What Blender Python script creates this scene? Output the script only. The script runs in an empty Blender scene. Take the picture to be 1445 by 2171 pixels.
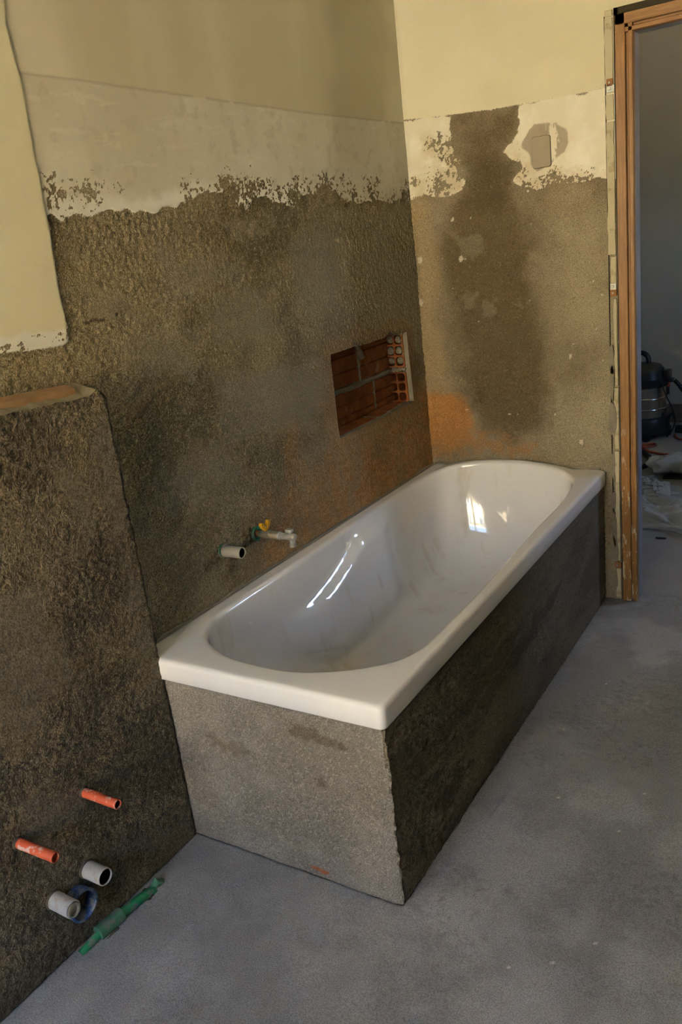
import bpy, bmesh, math, random
import numpy as np
from mathutils import Matrix, Vector

# ------------------------------------------------------------------ camera, sky, sun, exposure
scene = bpy.context.scene
COL = scene.collection
cam_data = bpy.data.cameras.new('camera')
cam = bpy.data.objects.new('camera', cam_data)
COL.objects.link(cam)
cam_data.sensor_fit = 'VERTICAL'
cam_data.sensor_height = 36.0
cam_data.sensor_width = 24.0
cam_data.lens = 29.186
cam_data.clip_start = 0.02
RT = (0.84734637, 0.5177637, -0.11800374)
UP = (-0.06543614, 0.32232045, 0.94436626)
FW = (-0.52699359, 0.79248361, -0.30699752)
CP = (1.54392, -3.08164, 1.47281)
cam.matrix_world = Matrix(((RT[0], UP[0], -FW[0], CP[0]), (RT[1], UP[1], -FW[1], CP[1]),
                           (RT[2], UP[2], -FW[2], CP[2]), (0, 0, 0, 1)))
scene.camera = cam

world = bpy.data.worlds.new('sky')
scene.world = world
world.use_nodes = True
wn = world.node_tree
sky = wn.nodes.new('ShaderNodeTexSky')
sky.sky_type = 'NISHITA'
sky.sun_disc = False
sky.sun_elevation = math.radians(55)
sky.sun_rotation = math.radians(15)
sky.ozone_density = 3.0
wn.links.new(sky.outputs[0], wn.nodes['Background'].inputs[0])
wn.nodes['Background'].inputs[1].default_value = 0.52

sun_data = bpy.data.lights.new('sun', 'SUN')
sun_data.energy = 21.0
sun_data.angle = math.radians(0.6)
sun_data.color = (1.0, 0.90, 0.70)
sun = bpy.data.objects.new('sun', sun_data)
sun.rotation_euler = (math.radians(-35), 0, math.radians(10))   # shines over this house onto the house opposite
COL.objects.link(sun)

# window opening (x0, x1, z0, z1) in the wall behind the camera; portal guides sky light through it
WX0, WX1, WZ0, WZ1, WY = 0.12, 1.14, 0.60, 2.25, -4.40
pd = bpy.data.lights.new('window_portal', 'AREA')
pd.shape = 'RECTANGLE'; pd.size = WX1 - WX0; pd.size_y = WZ1 - WZ0
pd.cycles.is_portal = True
po = bpy.data.objects.new('window_portal', pd)
po.location = ((WX0 + WX1) / 2, WY - 0.16, (WZ0 + WZ1) / 2)
po.rotation_euler = (math.radians(90), 0, 0)      # -Z axis points +y, into the room
COL.objects.link(po)

cyc = scene.cycles
cyc.adaptive_threshold = 0.03
cyc.max_bounces = 5; cyc.diffuse_bounces = 3; cyc.glossy_bounces = 2; cyc.transmission_bounces = 3; cyc.transparent_max_bounces = 6
# small window of the hall (y0, y1, z0, z1) in its side wall, with its own portal
HWY0, HWY1, HWZ0, HWZ1 = 1.00, 1.50, 1.20, 1.95
hp_ = bpy.data.lights.new('hall_window_portal', 'AREA'); hp_.shape = 'RECTANGLE'; hp_.size = HWZ1 - HWZ0; hp_.size_y = HWY1 - HWY0
hp_.cycles.is_portal = True
ho = bpy.data.objects.new('hall_window_portal', hp_); ho.location = (2.77, (HWY0 + HWY1)/2, (HWZ0 + HWZ1)/2); ho.rotation_euler = (0, math.radians(90), 0)
COL.objects.link(ho)

scene.view_settings.view_transform = 'Standard'
scene.view_settings.look = 'None'
scene.view_settings.gamma = 1.0
scene.view_settings.use_curve_mapping = False
scene.view_settings.exposure = 3.38

# ------------------------------------------------------------------ traced outlines, metres on their wall planes
PL_A=[(-2.342,1.368),(-2.171,1.358),(-1.965,1.338),(-1.919,1.333),(-1.805,1.326),(-1.786,1.331),(-1.782,1.353),(-1.780,1.462),(-1.768,1.581),(-1.767,1.599),(-1.752,1.605),(-1.730,1.592),(-1.701,1.596),(-1.644,1.599),(-1.553,1.606),(-1.475,1.600),(-1.424,1.602),(-1.353,1.608),(-1.323,1.618),(-1.273,1.629),(-1.231,1.642),(-1.181,1.645),(-1.132,1.636),(-1.097,1.605),(-1.052,1.595),(-1.016,1.621),(-0.956,1.629),(-0.890,1.605),(-0.811,1.594),(-0.757,1.625),(-0.685,1.638),(-0.612,1.647),(-0.543,1.625),(-0.488,1.597),(-0.408,1.595),(-0.270,1.601),(-0.164,1.589),(-0.095,1.590),(-0.054,1.637),(-0.039,1.594),(-0.002,1.581),(0.389,1.574),(0.809,3.829),(-1.964,2.601)]
YL_A=[(-2.342,1.368),(-2.171,1.358),(-1.965,1.338),(-1.894,1.332),(-1.805,1.326),(-1.786,1.331),(-1.782,1.353),(-1.780,1.462),(-1.770,1.571),(-1.768,1.640),(-1.767,1.735),(-1.762,1.827),(-1.761,1.881),(-1.766,1.925),(-1.769,1.976),(-1.742,2.107),(-1.619,2.753),(-1.964,2.601)]
YU_A=[(-1.783,1.886),(-1.607,1.885),(-1.399,1.881),(-1.071,1.875),(-0.698,1.868),(-0.348,1.867),(0.017,1.868),(0.444,1.872),(0.809,3.829),(-1.631,2.748),(-1.748,2.106)]
WHT_A=[(-1.764,1.591),(-1.729,1.619),(-1.625,1.618),(-1.530,1.634),(-1.418,1.626),(-1.286,1.653),(-1.209,1.652),(-1.092,1.625),(-0.953,1.642),(-0.863,1.613),(-0.752,1.646),(-0.961,1.609),(-1.298,1.606),(-1.555,1.598)]
WEAR_A1=[(-1.762,1.663),(-1.708,1.670),(-1.652,1.674),(-1.588,1.671),(-1.520,1.658),(-1.532,1.637),(-1.621,1.630),(-1.693,1.626),(-1.761,1.622)]
WEAR_A2=[(-1.289,1.641),(-1.206,1.666),(-1.080,1.675),(-0.947,1.668),(-0.802,1.653),(-0.606,1.673),(-0.490,1.654),(-0.399,1.634),(-0.338,1.684),(-0.252,1.687),(-0.227,1.639),(-0.102,1.612),(-0.047,1.670),(0.005,1.653),(-0.005,1.567),(-0.594,1.600),(-1.099,1.600),(-1.295,1.618)]
SM_A1=[(-1.433,1.473),(-1.334,1.471),(-1.195,1.473),(-1.094,1.445),(-1.150,1.398),(-1.314,1.400),(-1.396,1.375),(-1.437,1.427)]
SM_A2=[(-1.457,1.557),(-1.440,1.543),(-1.397,1.476),(-1.372,1.396),(-1.398,1.405),(-1.433,1.473)]
SM_A3=[(-0.840,1.495),(-0.607,1.541),(-0.563,1.401),(-0.631,1.284),(-0.813,1.275),(-0.877,1.399)]
SM_A4=[(-1.304,1.364),(-1.020,1.371),(-1.003,1.243),(-1.150,1.224),(-1.291,1.260)]
SM_A5=[(-1.708,1.423),(-1.586,1.431),(-1.568,1.350),(-1.711,1.358)]
SM_A6=[(-1.636,1.303),(-1.501,1.317),(-1.348,1.269),(-1.411,1.178),(-1.577,1.223)]
SM_A7=[(-1.336,1.164),(-0.978,1.138),(-0.751,1.050),(-0.870,0.916),(-1.300,0.980)]
SM_A8=[(-1.171,1.565),(-0.969,1.576),(-0.878,1.553),(-0.957,1.529),(-1.158,1.533)]
SM_A9=[(-1.562,0.959),(-1.382,0.988),(-1.240,0.864),(-1.465,0.822),(-1.574,0.845)]
SAND_A=[(-0.553,1.584),(-0.009,1.585),(0.010,0.941),(-0.140,1.107),(-0.477,1.133),(-0.561,1.275),(-0.585,1.403)]
RUST_A=[(-0.724,0.822),(-0.173,0.823),(-0.009,0.846),(0.064,0.499),(-0.646,0.526),(-1.012,0.553),(-1.101,0.635),(-0.826,0.725)]
NICHE_A=[(-0.708,1.118),(-0.564,1.117),(-0.537,1.135),(-0.522,1.115),(-0.321,1.115),(-0.276,1.131),(-0.241,1.114),(-0.143,1.110),(-0.140,0.987),(-0.133,0.834),(-0.180,0.832),(-0.363,0.829),(-0.544,0.828),(-0.710,0.827),(-0.713,0.870),(-0.710,0.993),(-0.710,1.058)]
PLL_B=[(-0.326,1.921),(0.009,1.874),(0.094,1.869),(0.192,1.862),(0.182,1.824),(0.181,1.776),(0.196,1.725),(0.222,1.689),(0.226,1.631),(0.211,1.605),(0.176,1.593),(0.116,1.587),(0.068,1.605),(0.037,1.597),(0.016,1.591),(-0.008,1.589),(-0.369,1.630)]
PLR_B=[(0.445,1.852),(0.533,1.850),(0.757,1.851),(0.920,1.855),(0.920,1.574),(0.767,1.568),(0.704,1.574),(0.655,1.575),(0.589,1.574),(0.538,1.575),(0.495,1.568),(0.443,1.581),(0.417,1.605),(0.428,1.631),(0.448,1.644),(0.438,1.666),(0.404,1.683),(0.384,1.710),(0.416,1.739),(0.439,1.766),(0.445,1.793),(0.442,1.827)]
YU_B=[(-0.556,1.928),(0.010,1.879),(0.193,1.865),(0.272,1.861),(0.344,1.856),(0.445,1.854),(0.533,1.852),(0.757,1.851),(1.059,1.855),(1.040,3.044),(-0.271,3.582)]
SMEAR_B=[(0.452,1.721),(0.471,1.754),(0.501,1.781),(0.530,1.779),(0.580,1.774),(0.611,1.746),(0.620,1.707),(0.601,1.677),(0.575,1.661),(0.549,1.649),(0.523,1.633),(0.506,1.629),(0.481,1.655),(0.471,1.692)]
SMSTR_B=[(0.543,1.777),(0.567,1.779),(0.584,1.713),(0.568,1.647),(0.551,1.642),(0.547,1.703)]
WEARL_B=[(0.086,1.791),(0.191,1.783),(0.231,1.696),(0.225,1.607),(0.116,1.579),(0.017,1.600),(0.033,1.657),(0.127,1.703)]
WEARR_B=[(0.440,1.689),(0.482,1.659),(0.523,1.622),(0.688,1.591),(0.767,1.577),(0.767,1.558),(0.655,1.565),(0.520,1.568),(0.434,1.576),(0.414,1.606)]
DAMP_B=[(0.189,1.863),(0.449,1.853),(0.441,1.812),(0.416,1.739),(0.384,1.705),(0.438,1.666),(0.450,1.545),(0.478,1.412),(0.467,1.177),(0.513,1.000),(0.482,0.709),(0.342,0.610),(0.203,0.666),(0.194,0.823),(0.155,0.976),(0.111,1.183),(0.101,1.416),(0.134,1.568),(0.206,1.609),(0.231,1.688)]
DAMP2_B=[(0.206,1.617),(0.231,1.688),(0.315,1.700),(0.395,1.688),(0.438,1.658),(0.450,1.545),(0.355,1.475),(0.210,1.542)]
SAND_B=[(-0.002,1.567),(0.054,1.561),(0.071,1.349),(0.072,1.092),(0.092,0.843),(-0.017,0.824)]
RUST_B=[(-0.060,0.833),(0.016,0.834),(0.081,0.839),(0.142,0.813),(0.173,0.765),(0.181,0.696),(0.149,0.641),(0.094,0.614),(0.028,0.606),(-0.084,0.599)]
RUST2_B=[(-0.001,0.653),(0.183,0.670),(0.343,0.639),(0.440,0.613),(0.419,0.583),(0.177,0.596),(0.047,0.572),(-0.007,0.580)]
SM_B1=[(0.167,1.445),(0.268,1.430),(0.275,1.391),(0.234,1.348),(0.187,1.382)]
SM_B2=[(0.174,1.218),(0.240,1.219),(0.230,1.175),(0.191,1.174)]
SM_B3=[(0.375,1.183),(0.431,1.187),(0.433,1.154),(0.400,1.133)]
SM_B4=[(0.528,1.003),(0.568,1.016),(0.612,1.005),(0.623,0.952),(0.583,0.927),(0.539,0.950)]
SM_B5=[(0.271,1.190),(0.309,1.188),(0.311,1.138),(0.276,1.133)]
LITE_B=[(0.566,1.435),(0.766,1.490),(0.767,1.058),(0.656,1.012),(0.539,1.173)]
LITE2_B=[(0.542,0.802),(0.756,0.923),(0.768,0.603),(0.535,0.615)]
SMEAR_F=[(0.445,0.415),(0.496,0.435),(0.558,0.423),(0.612,0.401),(0.602,0.391),(0.555,0.397),(0.503,0.397),(0.463,0.400)]
SMEAR_F2=[(0.511,0.296),(0.530,0.301),(0.540,0.281),(0.519,0.264),(0.505,0.275)]
CHIP_F=[(0.451,0.025),(0.480,0.030),(0.513,0.023),(0.498,0.015),(0.468,0.016)]
SMEAR_F3=[(0.191,0.341),(0.281,0.336),(0.344,0.318),(0.318,0.295),(0.241,0.284),(0.199,0.308)]
STR_S1=[(-1.674,0.321),(-1.282,0.328),(-1.032,0.347),(-0.916,0.322),(-1.119,0.270),(-1.448,0.257),(-1.615,0.243)]
STR_S2=[(-1.581,0.151),(-1.393,0.150),(-1.353,0.109),(-1.542,0.066)]
STR_S3=[(-1.124,0.242),(-0.834,0.300),(-0.547,0.306),(-0.655,0.250),(-0.972,0.223)]
STR_S4=[(-1.291,0.276),(-1.061,0.285),(-1.048,0.247),(-1.270,0.205)]
SM_L1=[(-2.216,0.904),(-2.067,0.861),(-2.050,0.648),(-2.157,0.545),(-2.285,0.668)]
SM_L2=[(-1.855,1.126),(-1.782,1.184),(-1.784,0.815),(-1.799,0.514),(-1.843,0.538),(-1.840,0.837)]
SM_L3=[(-1.955,1.079),(-1.881,1.057),(-1.898,0.894),(-1.963,0.908)]
SM_L4=[(-2.233,0.453),(-2.091,0.353),(-2.121,0.272),(-2.244,0.328)]

# main dimensions
TW, TL, TH = 0.7233, 1.7866, 0.5368      # bathtub width, length, rim height
LD, LH = 0.0788, 1.212                   # low wall depth, height
AX, AY = 0.712, -1.775                   # apron planes
CEIL = 2.75
random.seed(4)

# ------------------------------------------------------------------ numpy helpers
def _hash(ix, iy, seed):
    h = (ix.astype(np.int64) * 374761393 + iy.astype(np.int64) * 668265263 + seed * 974634777) & 0xffffffff
    h = ((h ^ (h >> 13)) * 1274126177) & 0xffffffff
    return ((h ^ (h >> 16)) & 0xffff) / 65535.0
def vnoise(x, y, seed=0):
    ix, iy = np.floor(x), np.floor(y)
    fx, fy = x - ix, y - iy
    fx = fx * fx * (3 - 2 * fx); fy = fy * fy * (3 - 2 * fy)
    a = _hash(ix, iy, seed); b = _hash(ix + 1, iy, seed); c = _hash(ix, iy + 1, seed); d = _hash(ix + 1, iy + 1, seed)
    return (a + (b - a) * fx) * (1 - fy) + (c + (d - c) * fx) * fy
def fbm(x, y, seed=0, oct=4, gain=.5):
    v = np.zeros_like(x); a = 1.0; s = 0
    for k in range(oct):
        v += a * vnoise(x * 2 ** k + 17.3 * k, y * 2 ** k + 5.1 * k, seed + k); s += a; a *= gain
    return v / s
def sdist(px, py, poly):
    """signed distance in metres, positive inside"""
    P = np.array(poly); Q = np.roll(P, -1, 0)
    best = np.full(px.shape, 1e9); inside = np.zeros(px.shape, bool)
    for (ax, ay), (bx, by) in zip(P, Q):
        ex, ey = bx - ax, by - ay
        t = np.clip(((px - ax) * ex + (py - ay) * ey) / (ex * ex + ey * ey + 1e-12), 0, 1)
        best = np.minimum(best, (px - ax - t * ex) ** 2 + (py - ay - t * ey) ** 2)
        if abs(ey) > 1e-12:
            c = ((ay > py) != (by > py)) & (px < ex * (py - ay) / ey + ax)
            inside ^= c
    d = np.sqrt(best)
    return np.where(inside, d, -d)
def union(px, py, *polys):
    r = sdist(px, py, polys[0])
    for p in polys[1:]: r = np.maximum(r, sdist(px, py, p))
    return r
def sst(x, a, b):
    t = np.clip((x - a) / (b - a), 0, 1); return t * t * (3 - 2 * t)
def steps(segs):
    """segs: [(start, end, spacing), ...] -> sorted coordinate list"""
    o = []
    for a, b, s in segs:
        n = max(1, int(round((b - a) / s))); o += list(np.linspace(a, b, n, endpoint=False))
    o.append(segs[-1][1]); return np.array(o)

# ------------------------------------------------------------------ object helpers
def tag(o, label=None, cat=None, group=None, kind=None):
    if label: o['label'] = label
    if cat: o['category'] = cat
    if group: o['group'] = group
    if kind: o['kind'] = kind
    return o
def obj(name, verts, faces, m, parent=None, smooth=False):
    me = bpy.data.meshes.new(name)
    me.from_pydata([tuple(map(float, v)) for v in verts], [], [tuple(int(i) for i in f) for f in faces])
    me.materials.append(m)
    if smooth: me.polygons.foreach_set('use_smooth', [True] * len(me.polygons))
    me.update()
    o = bpy.data.objects.new(name, me); COL.objects.link(o)
    if parent: o.parent = parent; o.matrix_parent_inverse = parent.matrix_world.inverted()
    return o
def empty(name, loc=(0, 0, 0), label=None, cat=None, group=None, kind=None):
    o = bpy.data.objects.new(name, None); COL.objects.link(o)
    o.empty_display_size = .05
    o.matrix_world = Matrix.Translation(loc)
    o.location = loc
    return tag(o, label, cat, group, kind)
class MB:
    """collects shapes for one mesh"""
    def __init__(s): s.v = []; s.f = []
    def add(s, v, f):
        n = len(s.v); s.v += [tuple(p) for p in v]; s.f += [tuple(i + n for i in q) for q in f]; return s
    def box(s, a, b, bev=0.0):
        (x0, y0, z0), (x1, y1, z1) = a, b
        if bev <= 0:
            v = [(x0,y0,z0),(x1,y0,z0),(x1,y1,z0),(x0,y1,z0),(x0,y0,z1),(x1,y0,z1),(x1,y1,z1),(x0,y1,z1)]
            return s.add(v, [(0,3,2,1),(4,5,6,7),(0,1,5,4),(1,2,6,5),(2,3,7,6),(3,0,4,7)])
        bm = bmesh.new(); bmesh.ops.create_cube(bm, size=1)
        for q in bm.verts: q.co = Vector(((x0+x1)/2 + q.co.x*(x1-x0), (y0+y1)/2 + q.co.y*(y1-y0), (z0+z1)/2 + q.co.z*(z1-z0)))
        bmesh.ops.bevel(bm, geom=bm.edges[:], offset=bev, segments=2, profile=.5, affect='EDGES')
        bm.verts.index_update()
        s.add([q.co[:] for q in bm.verts], [[w.index for w in p.verts] for p in bm.faces]); bm.free(); return s
    def lathe(s, prof, origin=(0,0,0), axis='x', n=28, closed=False, rot=0.0):
        """prof: [(along, radius)] revolved about axis"""
        o = Vector(origin); v = []; f = []
        ax = {'x': (Vector((1,0,0)), Vector((0,1,0)), Vector((0,0,1))), 'y': (Vector((0,1,0)), Vector((0,0,1)), Vector((1,0,0))),
              'z': (Vector((0,0,1)), Vector((1,0,0)), Vector((0,1,0)))}[axis] if isinstance(axis, str) else axis
        for t, r in prof:
            for k in range(n):
                a = 2*math.pi*k/n + rot
                v.append(tuple(o + ax[0]*t + (ax[1]*math.cos(a) + ax[2]*math.sin(a))*r))
        m = len(prof)
        for i in range(m if closed else m-1):
            j = (i+1) % m
            for k in range(n):
                l = (k+1) % n
                f.append((i*n+k, i*n+l, j*n+l, j*n+k))
        if not closed:
            if prof[0][1] > 1e-6: f.append(tuple(range(n))[::-1])
            if prof[-1][1] > 1e-6: f.append(tuple((m-1)*n+k for k in range(n)))
        return s.add(v, f)
    def tube(s, pts, r, n=10, cap=True):
        P = [Vector(p) for p in pts]; m = len(P); v = []; f = []
        rr = r if hasattr(r, '__len__') else [r]*m
        t = (P[1]-P[0]).normalized(); nrm = t.orthogonal().normalized()
        for i in range(m):
            t = (P[min(i+1, m-1)] - P[max(i-1, 0)]).normalized()
            nrm = (nrm - t*nrm.dot(t)).normalized(); b = t.cross(nrm)
            for k in range(n):
                a = 2*math.pi*k/n; v.append(tuple(P[i] + (nrm*math.cos(a) + b*math.sin(a))*rr[i]))
        for i in range(m-1):
            for k in range(n): l = (k+1) % n; f.append((i*n+k, i*n+l, (i+1)*n+l, (i+1)*n+k))
        if cap: f.append(tuple(range(n))[::-1]); f.append(tuple((m-1)*n+k for k in range(n)))
        return s.add(v, f)
    def prism(s, poly, a, b, plane='yz'):
        """poly in plane extruded along the remaining axis from a to b"""
        mk = {'yz': lambda p, t: (t, p[0], p[1]), 'xz': lambda p, t: (p[0], t, p[1]), 'xy': lambda p, t: (p[0], p[1], t)}[plane]
        n = len(poly); v = [mk(p, a) for p in poly] + [mk(p, b) for p in poly]
        return s.add(v, [tuple(range(n))[::-1], tuple(range(n, 2*n))] + [(i, (i+1) % n, n+(i+1) % n, n+i) for i in range(n)])
    def build(s, name, m, parent=None, smooth=False, sharp=None):
        o = obj(name, s.v, s.f, m, parent, smooth)
        bm = bmesh.new(); bm.from_mesh(o.data); bmesh.ops.recalc_face_normals(bm, faces=bm.faces); bm.to_mesh(o.data); bm.free()
        if smooth:
            o.data.set_sharp_from_angle(angle=math.radians(sharp or 40))
        return o
def spline(pts, n=8, closed=False):
    P = [Vector(p) for p in pts]; m = len(P); out = []
    for i in range(m if closed else m-1):
        g = lambda k: P[k % m] if closed else P[max(0, min(m-1, k))]
        a, b, c, d = g(i-1), g(i), g(i+1), g(i+2)
        for k in range(n):
            t = k/n
            out.append(.5*((2*b) + (c-a)*t + (2*a-5*b+4*c-d)*t*t + (3*b-a-3*c+d)*t**3))
    if not closed: out.append(P[-1])
    return out
def grid(name, us, vs, fn, m, attrs=None, keep=None, parent=None, flip=False):
    """fn(U,V)->(x,y,z) arrays; attrs {name: array}; keep mask on cell centres; smooth shaded"""
    U, V = np.meshgrid(us, vs, indexing='ij')
    X, Y, Z = fn(U, V)
    nu, nv = len(us), len(vs)
    idx = np.arange(nu*nv).reshape(nu, nv)
    q = np.stack([idx[:-1, :-1], idx[1:, :-1], idx[1:, 1:], idx[:-1, 1:]], -1).reshape(-1, 4)
    if flip: q = q[:, ::-1]
    if keep is not None:
        cu = (U[:-1, :-1] + U[1:, 1:])/2; cv = (V[:-1, :-1] + V[1:, 1:])/2
        q = q[keep(cu, cv).ravel()]
    me = bpy.data.meshes.new(name)
    co = np.stack([X, Y, Z], -1).reshape(-1, 3)
    used = np.unique(q); remap = np.full(len(co), -1); remap[used] = np.arange(len(used))
    q = remap[q]; co = co[used]
    me.vertices.add(len(co)); me.vertices.foreach_set('co', co.ravel().astype(np.float32))
    me.loops.add(q.size); me.loops.foreach_set('vertex_index', q.ravel().astype(np.int32))
    me.polygons.add(len(q)); me.polygons.foreach_set('loop_start', np.arange(0, q.size, 4, dtype=np.int32))
    me.polygons.foreach_set('use_smooth', np.ones(len(q), bool))
    me.update(); me.validate()
    for k, a in (attrs or {}).items():
        if a.ndim == 3:
            at = me.attributes.new(k, 'FLOAT_VECTOR', 'POINT'); at.data.foreach_set('vector', a.reshape(-1, 3)[used].astype(np.float32).ravel()); continue
        at = me.attributes.new(k, 'FLOAT', 'POINT'); at.data.foreach_set('value', a.ravel()[used].astype(np.float32))
    me.materials.append(m)
    o = bpy.data.objects.new(name, me); COL.objects.link(o)
    if parent: o.parent = parent; o.matrix_parent_inverse = parent.matrix_world.inverted()
    return o

# ------------------------------------------------------------------ materials
class NT:
    """small node-graph builder; values are sockets or constants"""
    def __init__(s, name):
        s.m = bpy.data.materials.new(name); s.m.use_nodes = True
        s.t = s.m.node_tree; s.b = s.t.nodes['Principled BSDF']
        s.co = s.t.nodes.new('ShaderNodeTexCoord').outputs['Object']
    def put(s, sock, val):
        if isinstance(val, bpy.types.NodeSocket): s.t.links.new(val, sock)
        elif isinstance(val, (tuple, list)) and len(val) == 3 and sock.type == 'RGBA': sock.default_value = (*val, 1)
        else: sock.default_value = val
    def noise(s, scale, detail=4, rough=.55, stretch=None, w=0.0):
        n = s.t.nodes.new('ShaderNodeTexNoise'); n.inputs['Scale'].default_value = scale
        n.inputs['Detail'].default_value = detail; n.inputs['Roughness'].default_value = rough
        mp = s.t.nodes.new('ShaderNodeMapping'); s.t.links.new(s.co, mp.inputs[0])
        mp.inputs['Scale'].default_value = stretch or (1, 1, 1); mp.inputs['Location'].default_value = (w, w*1.7, w*.6)
        s.t.links.new(mp.outputs[0], n.inputs['Vector']); return n.outputs['Fac']
    def voro(s, scale, rand=1.0):
        n = s.t.nodes.new('ShaderNodeTexVoronoi'); n.inputs['Scale'].default_value = scale
        s.t.links.new(s.co, n.inputs['Vector']); return n.outputs['Distance']
    def attr(s, name):
        n = s.t.nodes.new('ShaderNodeAttribute'); n.attribute_name = name; return n.outputs['Fac']
    def math(s, op, a, b=0.0, c=0.0):
        n = s.t.nodes.new('ShaderNodeMath'); n.operation = op
        for i, v in enumerate((a, b, c)): s.put(n.inputs[i], v)
        return n.outputs[0]
    def ramp(s, x, a, b, lo=0.0, hi=1.0):
        n = s.t.nodes.new('ShaderNodeMapRange'); n.interpolation_type = 'SMOOTHSTEP'
        s.put(n.inputs['Value'], x); s.put(n.inputs['From Min'], a); s.put(n.inputs['From Max'], b)
        s.put(n.inputs['To Min'], lo); s.put(n.inputs['To Max'], hi); return n.outputs[0]
    def mix(s, f, a, b, mode='MIX'):
        n = s.t.nodes.new('ShaderNodeMix'); n.data_type = 'RGBA'; n.blend_type = mode
        s.put(n.inputs[0], f); s.put(n.inputs[6], a); s.put(n.inputs[7], b); return n.outputs[2]
    def bump(s, h, strength=1.0, dist=.002, prev=None):
        n = s.t.nodes.new('ShaderNodeBump'); s.put(n.inputs['Strength'], strength); n.inputs['Distance'].default_value = dist
        s.put(n.inputs['Height'], h)
        if prev is not None: s.t.links.new(prev, n.inputs['Normal'])
        return n.outputs[0]
    def done(s, color, rough=.9, normal=None, metal=0.0, spec=.3, **kw):
        s.put(s.b.inputs['Base Color'], color); s.put(s.b.inputs['Roughness'], rough)
        s.put(s.b.inputs['Metallic'], metal); s.put(s.b.inputs['Specular IOR Level'], spec)
        if normal is not None: s.t.links.new(normal, s.b.inputs['Normal'])
        for k, v in kw.items(): s.put(s.b.inputs[k.replace('_', ' ')], v)
        return s.m

def simple(name, col, rough=.6, metal=0.0, var=.25, scale=30, dirt=None, dirt_amt=.5, dirt_scale=40, bump=0.0, **kw):
    g = NT(name)
    dark = tuple(c*(1-var) for c in col)
    c = g.mix(g.noise(scale, 3), dark, col)
    if dirt: c = g.mix(g.ramp(g.noise(dirt_scale, 5, .65, w=3.1), .62-dirt_amt*.25, .70-dirt_amt*.2), c, dirt)
    nm = g.bump(g.noise(scale*8, 3), .4, bump) if bump else None
    return g.done(c, rough, nm, metal, **kw)

# colours of the big rough surfaces are laid out per vertex (stains and coats of the material itself); the shader adds grain and ragged edges
def mixc(f, a, b):
    f = np.asarray(f)[..., None]; a = np.asarray(a, float); b = np.asarray(b, float)
    return a + (b - a)*f
def nr(n, a, b): return sst(n, a, b)
def surf_mat(name, coats=True, bump_scale=260, bump_dist=.0042, pit=.5, edge=.012):
    g = NT(name)
    col = lambda k: (lambda n: (setattr(n, 'attribute_name', k), n.outputs['Color'])[1])(g.t.nodes.new('ShaderNodeAttribute'))
    c = col('mcol')
    n = g.noise(bump_scale, 2, .6)
    gr = g.ramp(n, .32, .66, .40 + (1 - pit)*.5, 1.28)
    mul = g.t.nodes.new('ShaderNodeVectorMath'); mul.operation = 'SCALE'
    g.t.links.new(c, mul.inputs[0]); g.t.links.new(gr, mul.inputs['Scale']); c = mul.outputs[0]
    rel = 1.0; rough = .95
    relief = g.attr('relief')
    if coats:
        f = g.ramp(g.math('ADD', g.attr('plaster'), g.math('MULTIPLY_ADD', n, edge, -edge/2)), -.0014, .0014)
        c = g.mix(f, c, col('pcol')); rough = g.ramp(f, 0, 1, .95, .62)
        relief = g.math('MULTIPLY', relief, g.math('SUBTRACT', 1.0, g.math('MULTIPLY', f, .92)))
    nm = g.bump(n, relief, bump_dist)
    return g.done(c, rough, nm, spec=.25)
def mat_tub():
    g = NT('bath_acrylic')
    c = g.mix(g.noise(6, 3), (.82, .805, .775), (.85, .835, .80))
    st = g.math('MULTIPLY', g.ramp(g.noise(9, 3, .65, (1, 1, .35), w=2), .55, .75), g.attr('inside'))
    c = g.mix(g.math('MULTIPLY', st, .42), c, (.55, .43, .26))
    c = g.mix(g.math('MULTIPLY', g.ramp(g.noise(120, 3, .6, w=6), .735, .76), .6), c, (.38, .30, .2))
    r = g.ramp(g.noise(20, 2, .6), .35, .75, .05, .12)
    return g.done(c, r, None, spec=.5, Coat_Weight=.35, Coat_Roughness=.02)
def mat_wood(st=(6, 6, .35)):
    g = NT('varnished_door_wood')
    gr = g.noise(30, 4, .6, st)
    c = g.mix(g.ramp(gr, .35, .68), (.26, .120, .032), (.36, .185, .055))
    c = g.mix(g.ramp(g.noise(160, 3, .6, (st[0]/2, 3, st[2]/2)), .5, .75, 0, .35), c, (.25, .115, .03))
    lo = g.t.nodes.new('ShaderNodeSeparateXYZ'); g.t.links.new(g.co, lo.inputs[0])
    low = g.ramp(lo.outputs['Z'], 1.0, .2, 0, 1)
    sc = g.math('MULTIPLY', g.ramp(g.noise(34, 6, .7, (1.6, 1.6, .45), w=3), .565, .62), low)
    c = g.mix(g.math('MULTIPLY', sc, .8), c, (.62, .55, .40))
    c = g.mix(g.ramp(g.noise(70, 3, .5, w=8), .76, .78, 0, .8), c, (.6, .55, .42))
    return g.done(c, .42, g.bump(gr, .2, .001), spec=.4)
def mat_brick():
    g = NT('hollow_clay_brick')
    c = g.mix(g.ramp(g.noise(18, 5, .6), .3, .7), (.22, .068, .022), (.36, .125, .040))
    c = g.mix(g.ramp(g.noise(26, 5, .65, w=3), .60, .72, 0, .6), c, (.40, .30, .21))
    nm = g.bump(g.noise(180, 4), .5, .0015)
    return g.done(c, .9, nm, spec=.2)
def mat_plastic_sheet():
    g = NT('clear_plastic_film')
    m = g.done(g.mix(g.noise(25, 4), (.68, .66, .60), (.80, .78, .72)), .28, g.bump(g.noise(22, 5, .6), .7, .006), spec=.5)
    g.b.inputs['Alpha'].default_value = .5
    return m

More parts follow.
